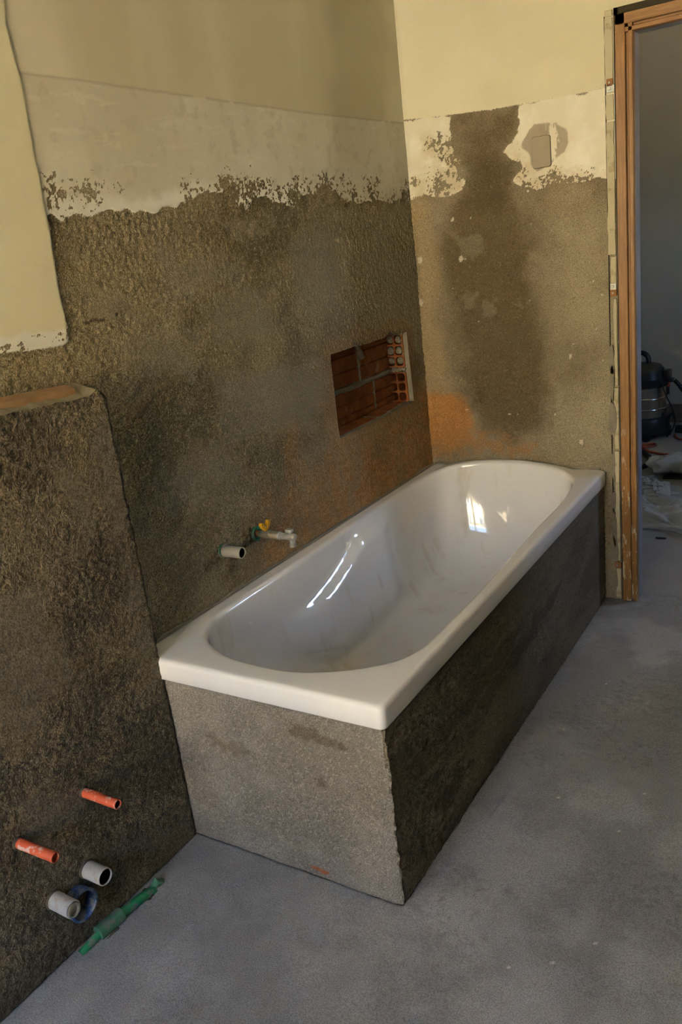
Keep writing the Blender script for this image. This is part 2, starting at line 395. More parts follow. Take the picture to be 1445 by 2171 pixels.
M = dict(
    wall_a=surf_mat('mortar_and_plaster_side_wall'), wall_b=surf_mat('mortar_and_plaster_end_wall', True, 330, .0016, .45),
    floor=surf_mat('cement_screed', False, 330, .0012, .25), tub=mat_tub(), wood=mat_wood(), wood_h=mat_wood((.35, 6, 6)), brick=mat_brick(),
    low=surf_mat('mortar_low_wall', False, 260, .0045, .5), ap_f=surf_mat('mortar_apron_end', False, 420, .0016, .6),
    ap_s=surf_mat('mortar_apron_side', False, 280, .004, .5),
    joint=simple('pale_joint_mortar', (.36, .315, .23), .95, var=.45, scale=55, bump=.004),
    plug=simple('crumbly_plug_mortar', (.40, .36, .28), .95, var=.6, scale=120, dirt=(.16, .13, .09), dirt_amt=.6, dirt_scale=130, bump=.004),
    slab=simple('dusty_clay_slab', (.44, .27, .135), .95, var=.3, scale=30),
    sandm=simple('sandy_mortar', (.33, .275, .17), .95, var=.4, scale=90, bump=.004),
    mort=simple('brown_mortar', (.125, .102, .068), .95, var=.35, scale=60, bump=.004),
    hallfloor=simple('hall_cement', (.34, .32, .295), .93, var=.3, scale=5),
    core=simple('dark_masonry', (.10, .075, .05), .95),
    plain=simple('unfinished_mortar_wall', (.24, .20, .14), .8, var=.08, scale=3),
    ceil=simple('white_ceiling', (.72, .70, .64), .9, var=.05, scale=3),
    hallwall=simple('hall_wall_paint', (.50, .45, .36), .8, var=.08, scale=3),
    hallbase=simple('hall_baseboard', (.17, .12, .085), .6),
    batten=simple('cream_painted_batten', (.58, .52, .34), .7, var=.15, scale=14, dirt=(.40, .33, .20), dirt_amt=.3, dirt_scale=22, bump=.001),
    gap=simple('dark_gap', (.07, .056, .034), .95),
    bluegrey=simple('jamb_bluish_light', (.30, .29, .33), .4, var=.3, scale=6),  # bluish light falling on the door linings, put into their base colour
    orange=simple('orange_conduit', (.62, .110, .045), .55, var=.15, dirt=(.62, .42, .36), dirt_amt=.32, dirt_scale=55),
    wpipe=simple('pale_plastic_pipe', (.41, .41, .40), .5, var=.15, dirt=(.36, .31, .24), dirt_amt=.45, dirt_scale=60),
    gpipe=simple('grey_plastic_pipe', (.36, .34, .285), .5, var=.12, dirt=(.36, .31, .23), dirt_amt=.45, dirt_scale=50),
    green=simple('green_pipe', (.020, .26, .105), .45, var=.2, dirt=(.16, .20, .15), dirt_amt=.55, dirt_scale=36),
    green2=simple('dusty_green_fitting', (.075, .22, .125), .6, var=.25, dirt=(.17, .19, .15), dirt_amt=.5, dirt_scale=40),
    blue=simple('blue_socket', (.045, .105, .30), .4, var=.3, dirt=(.20, .22, .26), dirt_amt=.7, dirt_scale=50),
    yellow=simple('yellow_handle', (.72, .37, .015), .4, var=.1),
    chrome=simple('dusty_chrome', (.60, .59, .55), .28, .55, var=.25, dirt=(.46, .43, .36), dirt_amt=.7, dirt_scale=60),
    brass=simple('dusty_brass', (.42, .36, .26), .5, .6, var=.3, dirt=(.36, .31, .23), dirt_amt=.6, dirt_scale=60),
    rusty=simple('rusty_nipple', (.28, .13, .05), .8, var=.4, scale=80),
    odark=simple('orange_bore_shade', (.40, .06, .02), .7),  # shade inside the conduit painted as a darker orange
    dark=simple('pipe_bore_shade', (.05, .042, .032), .9),  # shade inside the pipe stubs painted as a dark inner surface
    steel=simple('galvanised_clip', (.42, .42, .38), .45, .7, var=.2),
    rusttab=simple('rusty_tab', (.36, .16, .05), .7, var=.3),
    black=simple('black_plastic', (.028, .027, .026), .38, var=.3),
    blackr=simple('black_rubber', (.022, .021, .020), .7, var=.3),
    drum=simple('stainless_drum', (.48, .46, .43), .24, 1.0, var=.12, scale=8),
    redclip=simple('orange_latch', (.50, .085, .02), .4),
    cord=simple('orange_cord', (.40, .075, .035), .6),
    film=mat_plastic_sheet(),
    card=simple('brown_cardboard', (.25, .155, .07), .85, var=.2),
    ext=simple('sunlit_house_plaster', (.58, .50, .36), .9, var=.06, scale=1),
    extw=simple('house_window_glass', (.10, .13, .17), .1),
    extf=simple('house_window_frame', (.75, .74, .70), .6),
    street=simple('street_paving', (.74, .66, .50), .9, var=.2, scale=2),
    winf=simple('white_window_frame', (.70, .69, .66), .5, var=.05),
)
def mat_glass():
    g = NT('window_glass'); b = g.b
    b.inputs['Base Color'].default_value = (1, 1, 1, 1); b.inputs['Roughness'].default_value = 0
    mixn = g.t.nodes.new('ShaderNodeMixShader'); tr = g.t.nodes.new('ShaderNodeBsdfTransparent'); gl = g.t.nodes.new('ShaderNodeBsdfGlossy')
    gl.inputs['Roughness'].default_value = .02; mixn.inputs[0].default_value = .06
    out = g.t.nodes['Material Output']
    g.t.links.new(tr.outputs[0], mixn.inputs[1]); g.t.links.new(gl.outputs[0], mixn.inputs[2]); g.t.links.new(mixn.outputs[0], out.inputs['Surface'])
    return g.m
M['glass'] = mat_glass()

# ------------------------------------------------------------------ large structure
# side wall behind the bathtub (plane x = 0)
ys = steps([(-4.40, -2.70, .17), (-2.70, -2.15, .008), (-2.15, 0.012, .0035)])
zs = steps([(0, .46, .115), (.46, 2.33, .0035), (2.33, CEIL, .14)])
YY, ZZ = np.meshgrid(ys, zs, indexing='ij')
def rough_edge(Y, Z, seed, amp):   # ragged outline shared by relief and colour
    return (fbm(Y*38, Z*38, seed, 3) - .5) * amp
re = rough_edge(YY, ZZ, 3, .022)
a_left = sdist(YY, ZZ, YL_A) + rough_edge(YY, ZZ, 5, .003)
a_left = np.where(YY < -2.3, 1.0*(ZZ > 1.36) - .5, a_left)
a_up = np.maximum(sdist(YY, ZZ, YU_A), (ZZ > 2.4)*.5 - .4*(ZZ <= 2.4))
a_up = a_up + rough_edge(YY, ZZ, 6, .003)
a_pl = np.maximum.reduce([sdist(YY, ZZ, PL_A) + re, a_left + .001, np.where(ZZ > 2.2, .5, -.5)])
a_sm = union(YY, ZZ, SM_A1, SM_A2, SM_A3, SM_A4, SM_A5, SM_A6, SM_A7, SM_A8, SM_A9)
a_we = union(YY, ZZ, WEAR_A1, WEAR_A2)
plm = sst(a_pl, -.004, .003); leftm = sst(a_left, -.002, .002); smm = sst(a_sm + (fbm(YY*20, ZZ*20, 9) - .5)*.1, -.03, .03)
g1 = fbm(YY*118, ZZ*95, 11, 2, .6) - .5; g2 = fbm(YY*240, ZZ*200, 15, 2) - .5
amp = .0105*(.55 + .9*fbm(YY*3.2, ZZ*3.2, 21, 3))
rel = (g1*amp*.45 + g2*.003)*(1 - .75*smm)
XA = rel*(1 - plm) + plm*(.0022 + .0012*(fbm(YY*6, ZZ*6, 31) - .5)) + leftm*.0035 + (fbm(YY*2.2, ZZ*2.2, 41) - .5)*.006
XA = np.where((YY < -2.72) | (ZZ < .45) | (ZZ > 2.34), 0, XA)
n1 = fbm(YY*4.5, ZZ*4.5, 51, 5, .6); n2 = fbm(YY*1.7, ZZ*1.7, 52, 3); n3 = fbm(YY*30, ZZ*30, 53, 4, .6); n4 = fbm(YY*55, ZZ*90, 54, 4, .6)
mc = mixc(nr(n1, .35, .66), (.200, .156, .082), (.305, .245, .140))
mc = mixc(nr(n2, .45, .7)*.4, mc, (.32, .265, .165))
mc = mixc(nr(sdist(YY, ZZ, SAND_A) + (n3 - .5)*.10, -.05, .04)*.9, mc, mixc(n3, (.30, .26, .165), (.38, .33, .215)))
spk = _hash(np.round(YY*280), np.round(ZZ*280), 61)
mc = mixc(.6*(spk > .90), mc, mc*.55); mc = mixc(.5*(spk < .06), mc, (.46, .40, .28))
mc = mixc(nr(a_sm + (fbm(YY*26, ZZ*40, 55, 5, .6) - .5)*.14, -.015, .015)*.75, mc, mixc(n4, (.220, .183, .118), (.290, .245, .160)))
a_ru = sdist(YY, ZZ, RUST_A) + (fbm(YY*7, ZZ*7, 56, 5, .65) - .5)*.5
mc = mixc(nr(a_ru, -.22, .10)*(.55 + .45*nr(fbm(YY*22, ZZ*30, 67, 4, .65), .35, .65))*.85, mc, mixc(nr(n4, .35, .65), (.42, .195, .055), (.50, .275, .11)))
mc = mixc(nr(np.abs(sdist(YY, ZZ, NICHE_A)) + (n3 - .5)*.05, .09, .01)*.4*nr(ZZ, .75, .95), mc, (.34, .175, .065))
def crack(Y, Z, a, b, w, seed):      # thin scored line on the mortar
    t_ = np.clip((Y - a[0])/(b[0] - a[0]), 0, 1); zl_ = a[1] + (b[1] - a[1])*t_ + (fbm(Y*40, Y*0, seed, 3) - .5)*.012
    return (np.abs(Z - zl_) < w)*(Y > a[0])*(Y < b[0])*(fbm(Y*28, Y*0 + 4, seed + 1, 2) > .42)
mc = mixc(.75*crack(YY, ZZ, (-1.755, 1.366), (-1.615, 1.368), .0032, 301), mc, (.05, .04, .025))
mc = mixc(.6*(np.hypot(YY + 1.363, ZZ - 1.381) < .006 + .004*g1), mc, (.05, .04, .025))
band = mixc(nr(fbm(YY*4.2, ZZ*2, 57, 5, .55), .3, .7), (.60, .55, .41), (.70, .655, .52))
band = mixc(nr(fbm(YY*30, ZZ*30, 58, 5, .6), .56, .72)*.45, band, (.50, .44, .31))
band = mixc(nr(sdist(YY, ZZ, WHT_A) + (n3 - .5)*.06, -.03, .02), band, (.80, .765, .65))
band = mixc(nr(fbm(YY*9, ZZ*45, 59, 5, .7), .63, .68)*.3, band, (.76, .72, .58))
upc = mixc(nr(fbm(YY*3.4, ZZ*1.2, 62, 4), .35, .66), (.57, .51, .34), (.68, .62, .45))
lfc = mixc(nr(fbm(YY*2, ZZ*2, 63, 3), .35, .7), (.71, .645, .42), (.76, .70, .49))
pc = mixc(sst(a_up, -.002, .002), band, upc)
pc = mixc(np.exp(-(a_up/.0028)**2)*(fbm(YY*5, ZZ*5, 64) > .47)*.5*(a_left < 0), pc, (.30, .26, .17))
lfc = mixc(sst(1.362 + .02*(n3 - .5) + (-1.80 - YY)*.04 - ZZ, -.008, .006)*(YY > -2.3), lfc, (.80, .76, .63))
pc = mixc(sst(a_left, -.0015, .0015), pc, lfc)
wn_ = (fbm(YY*105, ZZ*120, 65, 4, .8) - .5)*.20 + (fbm(YY*16, ZZ*16, 66, 2) - .5)*.09
a_pl2 = np.minimum(a_pl, np.where((ZZ < 1.365) & (YY > -2.3), -(.02*sst(ZZ, 1.365, 1.35) - .040 + (fbm(YY*55, ZZ*75, 68, 4, .7) - .5)*.17)*.35, 1.0))
a_pl2 = np.minimum(a_pl2, np.where(a_left > 0, 1, -(np.minimum(a_we, .018) + wn_ - .014)*.35))
wall_left = grid('wall_left', ys, zs, lambda U, V: (XA, U, V), M['wall_a'],
                 dict(plaster=a_pl2, mcol=mc, pcol=pc, relief=(1 - .65*smm)*.9),
                 keep=lambda u, v: sdist(u, v, NICHE_A) < 0)
tag(wall_left, 'side wall with cream plaster above rough brown mortar and a brick niche', kind='structure')
MB().box((-.50, -4.60, -.05), (-.305, .06, CEIL)).build('masonry_core', M['core'], wall_left)

# --- niche: plaster cut edge, bricks, joints
mb = MB(); n = len(NICHE_A)
nv = [(.001, y, z) for y, z in NICHE_A] + [(-.022, y + random.uniform(-.002, .002), z) for y, z in NICHE_A]
mb.add(nv, [(i, (i+1) % n, n+(i+1) % n, n+i) for i in range(n)])
mb.build('plaster_cut_edge', M['joint'], wall_left)
def ribbed_brick(y0, y1, z0, z1, x=-.09, parent=None):
    h = (z1 - z0)/3; prof = []
    for k in range(3):
        a = z0 + k*h
        prof += [(x - .006, a + .001), (x - .001, a + .004), (x, a + .009), (x, a + h - .009), (x - .001, a + h - .004), (x - .006, a + h - .001)]
    prof += [(-.29, z1), (-.29, z0)]
    m = MB(); m.prism(prof, y0, y1, 'xz')
    return m.build('brick', M['brick'], parent)
ZB0, ZB1, ZB2, ZB3 = .800, .948, .966, 1.150
for y0, y1, z0, z1 in ((-.76, -.388, ZB2, ZB3 - .02), (-.374, -.10, ZB2, ZB3 - .02), (-.76, -.290, ZB0 + .012, ZB1), (-.278, -.10, ZB0 + .012, ZB1)):
    ribbed_brick(y0, y1, z0, z1, parent=wall_left)
def lump_bar(a, b, r, ax, seed, nm='mortar_joint'):
    """uneven squeezed-out mortar along a line"""
    rnd = random.Random(seed); A, B = Vector(a), Vector(b); k = 14
    pts = [A.lerp(B, i/k) + Vector((rnd.uniform(-.002, .003), rnd.uniform(-.002, .002), rnd.uniform(-.002, .002))) for i in range(k+1)]
    return MB().tube(pts, [r*rnd.uniform(.75, 1.3) for _ in pts], 8).build(nm, M['joint'], wall_left, True)
lump_bar((-.096, -.76, .957), (-.096, -.12, .957), .0115, 'y', 1)
lump_bar((-.096, -.381, .96), (-.096, -.381, 1.14), .009, 'z', 2)
lump_bar((-.097, -.284, .81), (-.097, -.284, .955), .0075, 'z', 3)
lump_bar((-.086, -.40, 1.12), (-.086, -.365, 1.05), .012, 'z', 4)
# bricks of the right reveal: perforated ends facing the room's near side
def holed_brick(z0, z1, plugs):
    y0, y1, x0, x1 = -.146, -.02, -.098, -.022
    m = MB(); t = .0055
    zc = np.linspace(z0, z1, 4); xc = np.linspace(x0, x1, 3)
    for z in zc: m.box((x0, y0, z - t/2), (x1, y1, z + t/2))
    for x in xc: m.box((x - t/2, y0 + .0006, z0), (x + t/2, y1, z1))
    m.box((x0, y1 - .004, z0), (x1, y1, z1))
    for i in range(2):       # rounded cell corners
        for k in range(3):
            cx0, cx1, cz0, cz1 = xc[i] + t/2, xc[i+1] - t/2, zc[k] + t/2, zc[k+1] - t/2
            c = .009
            for px, pz, sx, sz in ((cx0, cz0, 1, 1), (cx1, cz0, -1, 1), (cx0, cz1, 1, -1), (cx1, cz1, -1, -1)):
                m.prism([(px, pz), (px + sx*c, pz), (px + sx*c*.35, pz + sz*c*.35), (px, pz + sz*c)], y0 + .001, y1 - .004, 'xz')
    b = m.build('brick', M['brick'], wall_left)
    if plugs:
        for i in range(2):
            for k in range(3):
                cx, cz = (xc[i] + xc[i+1])/2, (zc[k] + zc[k+1])/2
                r = .0155 if (i, k) != (0, 1) else .017
                MB().lathe([(-.006, .001), (-.0045, r*.55), (-.001, r*.92), (.006, r*1.05), (.05, r*1.05)],
                           (cx + random.uniform(-.002, .002), y0 + .004, cz + random.uniform(-.003, .003)), 'y', 14).build('mortar_plug', M['plug'], b, True)
    return b
holed_brick(.975, 1.103, True)
holed_brick(.836, .951, False)
lump_bar((-.10, -.149, .963), (-.02, -.149, .963), .009, 'x', 6)
lump_bar((-.06, -.147, 1.112), (-.015, -.147, 1.112), .010, 'x', 7)
# sill: broken tops of the course below
m = MB(); pr = [(-.30, .79), (-.004, .79), (-.004, .8235), (-.020, .8255)]
for k in range(4): pr += [(-.024 - k*.019, .8275 + k*.0012), (-.036 - k*.019, .8290 + k*.0012), (-.040 - k*.019, .8262 + k*.0012)]
pr += [(-.30, .832)]
m.prism(pr, -.735, -.40, 'xz'); m.build('brick', M['brick'], wall_left)
MB().prism([(x, z + .002) for x, z in pr], -.392, -.13, 'xz').build('brick', M['brick'], wall_left)
lump_bar((-.012, -.70, .8235), (-.012, -.34, .8235), .0055, 'y', 8)
lump_bar((-.012, -.34, .826), (-.03, -.15, .828), .010, 'y', 9)
lump_bar((-.10, -.396, .826), (-.01, -.394, .824), .006, 'x', 10)
MB().box((-.30, -.735, .79), (-.024, -.712, 1.14)).build('brick', M['brick'], wall_left)
MB().box((-.30, -.75, 1.118), (-.024, -.12, 1.17)).build('brick', M['brick'], wall_left)

# end wall with the doorway (plane y = 0)
DX0, DX1, DZ = .775, 1.690, 2.078
xs = np.unique(np.concatenate([steps([(-.012, .775, .0035), (.775, 1.05, .0055), (1.05, 1.69, .08), (1.69, 2.62, .155)]), [DX0, DX1]]))
zs2 = np.unique(np.concatenate([steps([(0, 2.36, .0035), (2.36, CEIL, .13)]), [DZ]]))
XX, ZB = np.meshgrid(xs, zs2, indexing='ij')
b_up = np.where(ZB > 2.2, .3, sdist(XX, ZB, YU_B)); b_up = np.where((XX > .95) & (ZB > 1.85), .3, b_up)
b_up = b_up + rough_edge(XX, ZB, 71, .003)
b_pl = np.maximum(union(XX, ZB, PLL_B, PLR_B) + rough_edge(XX, ZB, 72, .020), b_up + .0005)
b_pl = np.where(XX > .93, np.where(ZB > 1.57, .2, -.2), b_pl)
cs = union(XX, ZB, SMSTR_B)
b_sme = np.minimum(sdist(XX, ZB, SMEAR_B) + rough_edge(XX, ZB, 73, .012), -cs - .002 + .012*(fbm(XX*160, ZB*40, 74) > .56))
plb = sst(b_pl, -.004, .003)
relb = (fbm(XX*120, ZB*110, 81, 3, .6) - .5)*.0042 + (fbm(XX*240, ZB*240, 83, 2) - .5)*.0016
YB = -(relb*(1 - plb) + plb*(.0032 + .001*(fbm(XX*7, ZB*7, 85) - .5)) + (fbm(XX*2.5, ZB*2.5, 87) - .5)*.005)
YB = np.where((XX > 1.0) | (ZB > 2.34), 0, YB)
YB = YB - .012*sst(XX, .018, -.006)
n1 = fbm(XX*5, ZB*5, 151, 5, .6); ns = (fbm(XX*7, ZB*7, 152, 6, .65) - .5)*.26; n3 = fbm(XX*40, ZB*40, 153, 4, .6); n4 = fbm(XX*14, ZB*14, 154, 5, .65) - .5
mc = mixc(nr(n1, .35, .66), (.235, .190, .118), (.32, .265, .17))
mc = mixc(nr(union(XX, ZB, LITE_B, LITE2_B) + ns, -.12, .14), mc, (.37, .32, .21))
mc = mixc(nr(sdist(XX, ZB, DAMP_B) + ns*.7, -.06, .07)*.85, mc, (.142, .105, .052))
mc = mixc(nr(sdist(XX, ZB, DAMP2_B) + ns*.4, -.03, .03)*.55, mc, (.100, .073, .036))
mc = mixc(nr(sdist(XX, ZB, SAND_B) + ns*.5, -.06, .03)*.85, mc, (.40, .30, .165))
mc = mixc(nr(.66 - ZB + ns*.5 - .08, -.03, .06)*.5, mc, (.30, .26, .18))
spk = _hash(np.round(XX*280), np.round(ZB*280), 161)
mc = mixc(.45*(spk > .90), mc, mc*.6); mc = mixc(.2*(spk < .02), mc, (.50, .44, .30))
mc = mixc(nr(union(XX, ZB, SM_B1, SM_B2, SM_B3, SM_B4, SM_B5) + (n3 - .5)*.09, -.012, .014)*.4, mc, (.30, .26, .175))
mc = mixc(nr(sdist(XX, ZB, RUST_B) + n4*.09, -.03, .025)*.92, mc, mixc(n3, (.42, .19, .05), (.52, .26, .085)))
mc = mixc(nr(sdist(XX, ZB, RUST2_B) + (n3 - .5)*.16, -.03, .035)*.7, mc, (.36, .19, .07))
mc = mixc(1.0*(fbm(XX*75, ZB*60, 155, 2) > .90)*(fbm(XX*6, ZB*6, 156) > .5), mc, (.66, .60, .46))
for cx_, cz_, r_ in ((.168, 1.504, .006), (.1915, 1.359, .008), (.206, 1.355, .005), (.0147, 1.368, .009), (.471, 1.453, .003), (.0052, 1.208, .007), (.24, 1.50, .003), (.60, .97, .006), (.63, .64, .005)):
    mc = mixc(.85*(np.hypot(XX - cx_, (ZB - cz_)*.7) + (n3 - .5)*.014 < r_), mc, (.66, .60, .46))
wz = union(XX, ZB, WEARL_B, WEARR_B)
pc = mixc(nr(fbm(XX*9, ZB*9, 157, 5, .6), .35, .7), (.76, .70, .54), (.87, .83, .71))
pc = mixc(nr(wz + (fbm(XX*26, ZB*26, 158, 5, .7) - .5)*.22, -.05, .05)*.6, pc, (.60, .49, .28))
pc = mixc(nr(b_sme + (n3 - .5)*.012, -.002, .003), pc, mixc(n3, (.37, .31, .215), (.46, .39, .28)))
pc = mixc(nr(b_up, -.0015, .0015), pc, mixc(nr(fbm(XX*2.6, ZB*2.6, 159, 4), .35, .68), (.68, .62, .42), (.76, .70, .50)))
b_pl2 = np.minimum(b_pl, np.where(b_up > 0, 1, -(np.minimum(wz, .02) + (fbm(XX*115, ZB*110, 160, 4, .8) - .5)*.20 + (fbm(XX*16, ZB*16, 166, 2) - .5)*.10 - .016)*.35))
wall_back = grid('wall_back', xs, zs2, lambda U, V: (U, YB, V), M['wall_b'],
                 dict(plaster=b_pl2, mcol=mc, pcol=pc, relief=np.full(XX.shape, .8)),
                 keep=lambda u, v: ~((u > DX0) & (u < DX1) & (v < DZ)))
tag(wall_back, 'end wall with doorway, damp brown mortar and torn white plaster patches', kind='structure')
m = MB()
m.box((-.95, .014, -.05), (DX0 - .001, .085, CEIL)); m.box((DX1 + .001, .014, -.05), (2.75, .085, CEIL)); m.box((DX0 - .001, .014, DZ + .001), (DX1 + .001, .085, CEIL))
m.build('masonry_core', M['hallwall'], wall_back)

# low wall that carries the pipes
yl = steps([(-4.40, -2.75, .33), (-2.75, AY, .004)]); zl = steps([(0, LH + .001, .004)])
YL, ZL = np.meshgrid(yl, zl, indexing='ij')
l_sm = union(YL, ZL, SM_L1, SM_L2, SM_L3, SM_L4)
lsm = sst(l_sm + (fbm(YL*18, ZL*18, 91) - .5)*.1, -.03, .03)
rl = ((fbm(YL*112, ZL*105, 93, 2, .6) - .5)*.0036*(.5 + fbm(YL*3, ZL*3, 95)) + (fbm(YL*230, ZL*200, 97, 2) - .5)*.0026)*(1 - .7*lsm)
edge = (fbm(ZL*60, ZL*0 + 3, 98, 3) - .5)*.010
XL = LD + rl - .004*sst(YL, AY - .008, AY + .001) - .004*sst(ZL, LH - .02, LH)
YLj = YL + edge*sst(YL, AY - .03, AY)
ZLj = ZL + np.maximum(0, (-1.79 - YL))*.045*(ZL/LH)**8 + (fbm(YL*45, YL*0 + 7, 99, 3) - .5)*.006*sst(ZL, LH - .03, LH)
ZLj = ZLj + .012*sst(YL, AY - .05, AY - .02)*sst(ZL, LH - .03, LH) - .012*sst(YL, AY - .018, AY)*sst(ZL, LH - .03, LH)
def low_col(Y, Z, sm):
    c = mixc(nr(fbm(Y*6, Z*6, 191, 5, .6), .35, .66), (.142, .113, .069), (.210, .169, .106))
    s_ = _hash(np.round(Y*250), np.round(Z*250), 193)
    c = mixc(.6*(s_ > .88), c, c*.5); c = mixc(.4*(s_ < .05), c, (.30, .25, .17))
    return mixc(sm*.75, c, mixc(fbm(Y*50, Z*60, 195, 4), (.158, .133, .094), (.205, .176, .130)))
wall_low = grid('wall_low', yl, zl, lambda U, V: (XL, YLj, ZLj), M['low'], dict(mcol=low_col(YL, ZL, lsm), relief=1 - .6*lsm))
tag(wall_low, 'half-height mortar ledge wall with pipe stubs beside the bathtub', kind='structure')
# its top: mortar lips with a bare clay slab between, and its end
ut = np.linspace(0, 1, 22); yt = yl
UT, YT = np.meshgrid(ut, yt, indexing='ij')
top_edge = np.interp(YT, yl, ZLj[:, -1]); xe = np.interp(YT, yl, XL[:, -1]); ye = np.interp(YT, yl, YLj[:, -1])
zt = top_edge + (1 - UT)*.020 + np.sin(UT*math.pi)*(fbm(YT*60, UT*6, 101) - .5)*.006
grid('ledge_top', ut, yt, lambda U, V: (-.012 + UT*(xe + .012), ye, zt), M['sandm'], parent=wall_low)
m = MB(); pr = [(.010, -.02)]
for k in range(4): pr += [(.012 + k*.008, -.002 - .0022*k), (.0185 + k*.008, -.0032 - .0022*k)]
pr += [(.046, -.03)]
pr = [(x, LH + .031 + z) for x, z in pr]
m.prism(pr, -2.6, -1.83, 'xz'); cb = m.build('clay_slab', M['slab'], wall_low)
for vtx in cb.data.vertices: vtx.co.z += max(0, -1.79 - vtx.co.y)*.045
cb.data.update()
ue = np.linspace(0, 1, 14); 
UE, VE = np.meshgrid(ue, zl, indexing='ij')
xe2 = np.interp(VE, zl, XL[-1]); ye2 = np.interp(VE, zl, YLj[-1]); ze2 = np.interp(VE, zl, ZLj[-1])
grid('ledge_end', ue, zl, lambda U, V: (-.012 + UE*(xe2 + .012), ye2 + 0*UE, ze2 + (1 - UE)*.02*(VE/LH)**8), M['low'], dict(mcol=low_col(UE*.09, VE, UE*0), relief=UE*0 + 1), parent=wall_low, flip=True)

# floor
xf = steps([(-.02, .06, .04), (.06, 1.45, .006), (1.45, 2.62, .13)]); yf = steps([(-4.42, -2.6, .13), (-2.6, .10, .006)])
XF, YF = np.meshgrid(xf, yf, indexing='ij')
zf = (fbm(XF*3, YF*3, 111, 4) - .5)*.010 + (fbm(XF*45, YF*45, 113, 3) - .5)*.0016
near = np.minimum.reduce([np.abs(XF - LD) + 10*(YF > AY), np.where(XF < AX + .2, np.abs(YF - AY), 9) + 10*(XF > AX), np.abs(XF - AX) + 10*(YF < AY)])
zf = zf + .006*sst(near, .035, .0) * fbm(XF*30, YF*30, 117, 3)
zf = np.where((XF < LD) | ((XF < AX) & (YF > AY)), -.004, zf)
fc = mixc(nr(fbm(XF*2.6, YF*2.6, 211, 6, .62), .34, .66), (.265, .257, .246), (.350, .340, .326))
fc = mixc(nr(fbm(XF*5.5, YF*5.5, 213, 6, .68), .50, .70)*.4, fc, (.205, .199, .191))
fc = mixc(nr(fbm(XF*4, YF*4, 215, 5, .6), .54, .70)*.55, fc, (.41, .40, .385))
pitm = nr(fbm(XF*82, YF*82, 217, 3, .7), .55, .68)*nr(fbm(XF*4, YF*4, 219, 4, .6), .50, .66)
fc = mixc(pitm*.4, fc, (.16, .152, .145))
fc = mixc(.9*(fbm(XF*60, YF*60, 221, 2) > .93), fc, (.74, .71, .65))
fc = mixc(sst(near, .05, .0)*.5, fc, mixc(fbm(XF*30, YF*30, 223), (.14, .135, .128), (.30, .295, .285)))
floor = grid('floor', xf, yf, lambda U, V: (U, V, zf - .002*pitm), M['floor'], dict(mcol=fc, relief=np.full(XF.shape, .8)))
tag(floor, 'grey dusty cement screed floor of the bathroom', kind='structure')
MB().box((-.5, -4.6, -.25), (2.75, .085, -.03)).build('floor_slab', M['core'], floor)

# rest of the room shell and the hall
ceiling = MB().box((-.95, -4.62, CEIL), (2.76, 3.25, CEIL + .2)).build('ceiling', M['ceil']); tag(ceiling, 'white ceiling over the bathroom and hall', kind='structure')
m = MB().box((2.60, -4.60, -.05), (2.75, HWY0, CEIL)).box((2.60, HWY1, -.05), (2.75, 3.2, CEIL)).box((2.60, HWY0, -.05), (2.75, HWY1, HWZ0)).box((2.60, HWY0, HWZ1), (2.75, HWY1, CEIL))
tag(m.build('wall_right', M['plain']), 'bare mortar wall opposite the bathtub, running on into the hall', kind='structure')
win2 = empty('window_2', (2.68, (HWY0 + HWY1)/2, HWZ0), 'small white window of the hall', kind='structure')
s = MB(); f = .04
s.box((2.66, HWY0, HWZ0), (2.70, HWY0 + f, HWZ1), .003); s.box((2.66, HWY1 - f, HWZ0), (2.70, HWY1, HWZ1), .003)
s.box((2.66, HWY0 + f, HWZ0), (2.70, HWY1 - f, HWZ0 + f), .003); s.box((2.66, HWY0 + f, HWZ1 - f), (2.70, HWY1 - f, HWZ1), .003)
fr = s.build('window_sash', M['winf'], win2)
MB().box((2.678, HWY0 + f, HWZ0 + f), (2.682, HWY1 - f, HWZ1 - f)).build('pane', M['glass'], fr)
m = MB()
y0, y1 = WY - .22, WY
m.box((-.5, y0, -.05), (WX0, y1, CEIL)); m.box((WX1, y0, -.05), (2.75, y1, CEIL)); m.box((WX0, y0, -.05), (WX1, y1, WZ0)); m.box((WX0, y0, WZ1), (WX1, y1, CEIL))
tag(m.build('wall_front', M['plain']), 'bare mortar wall with the window behind the viewer', kind='structure')
win = empty('window_1', ((WX0 + WX1)/2, WY - .08, WZ0), 'two-leaf white window that lights the bathroom', kind='structure')
xm = (WX0 + WX1)/2
for x0, x1 in ((WX0, xm), (xm, WX1)):
    s = MB(); f = .055
    s.box((x0, WY - .11, WZ0), (x0 + f, WY - .05, WZ1), .004); s.box((x1 - f, WY - .11, WZ0), (x1, WY - .05, WZ1), .004)
    s.box((x0 + f, WY - .11, WZ0), (x1 - f, WY - .05, WZ0 + f), .004); s.box((x0 + f, WY - .11, WZ1 - f), (x1 - f, WY - .05, WZ1), .004)
    fr = s.build('window_sash', M['winf'], win)
    MB().box((x0 + f, WY - .083, WZ0 + f), (x1 - f, WY - .079, WZ1 - f)).build('pane', M['glass'], fr)
MB().box((WX0 - .05, WY - .06, WZ0 - .03), (WX1 + .05, WY + .05, WZ0), .004).build('window_sill', M['winf'], win)

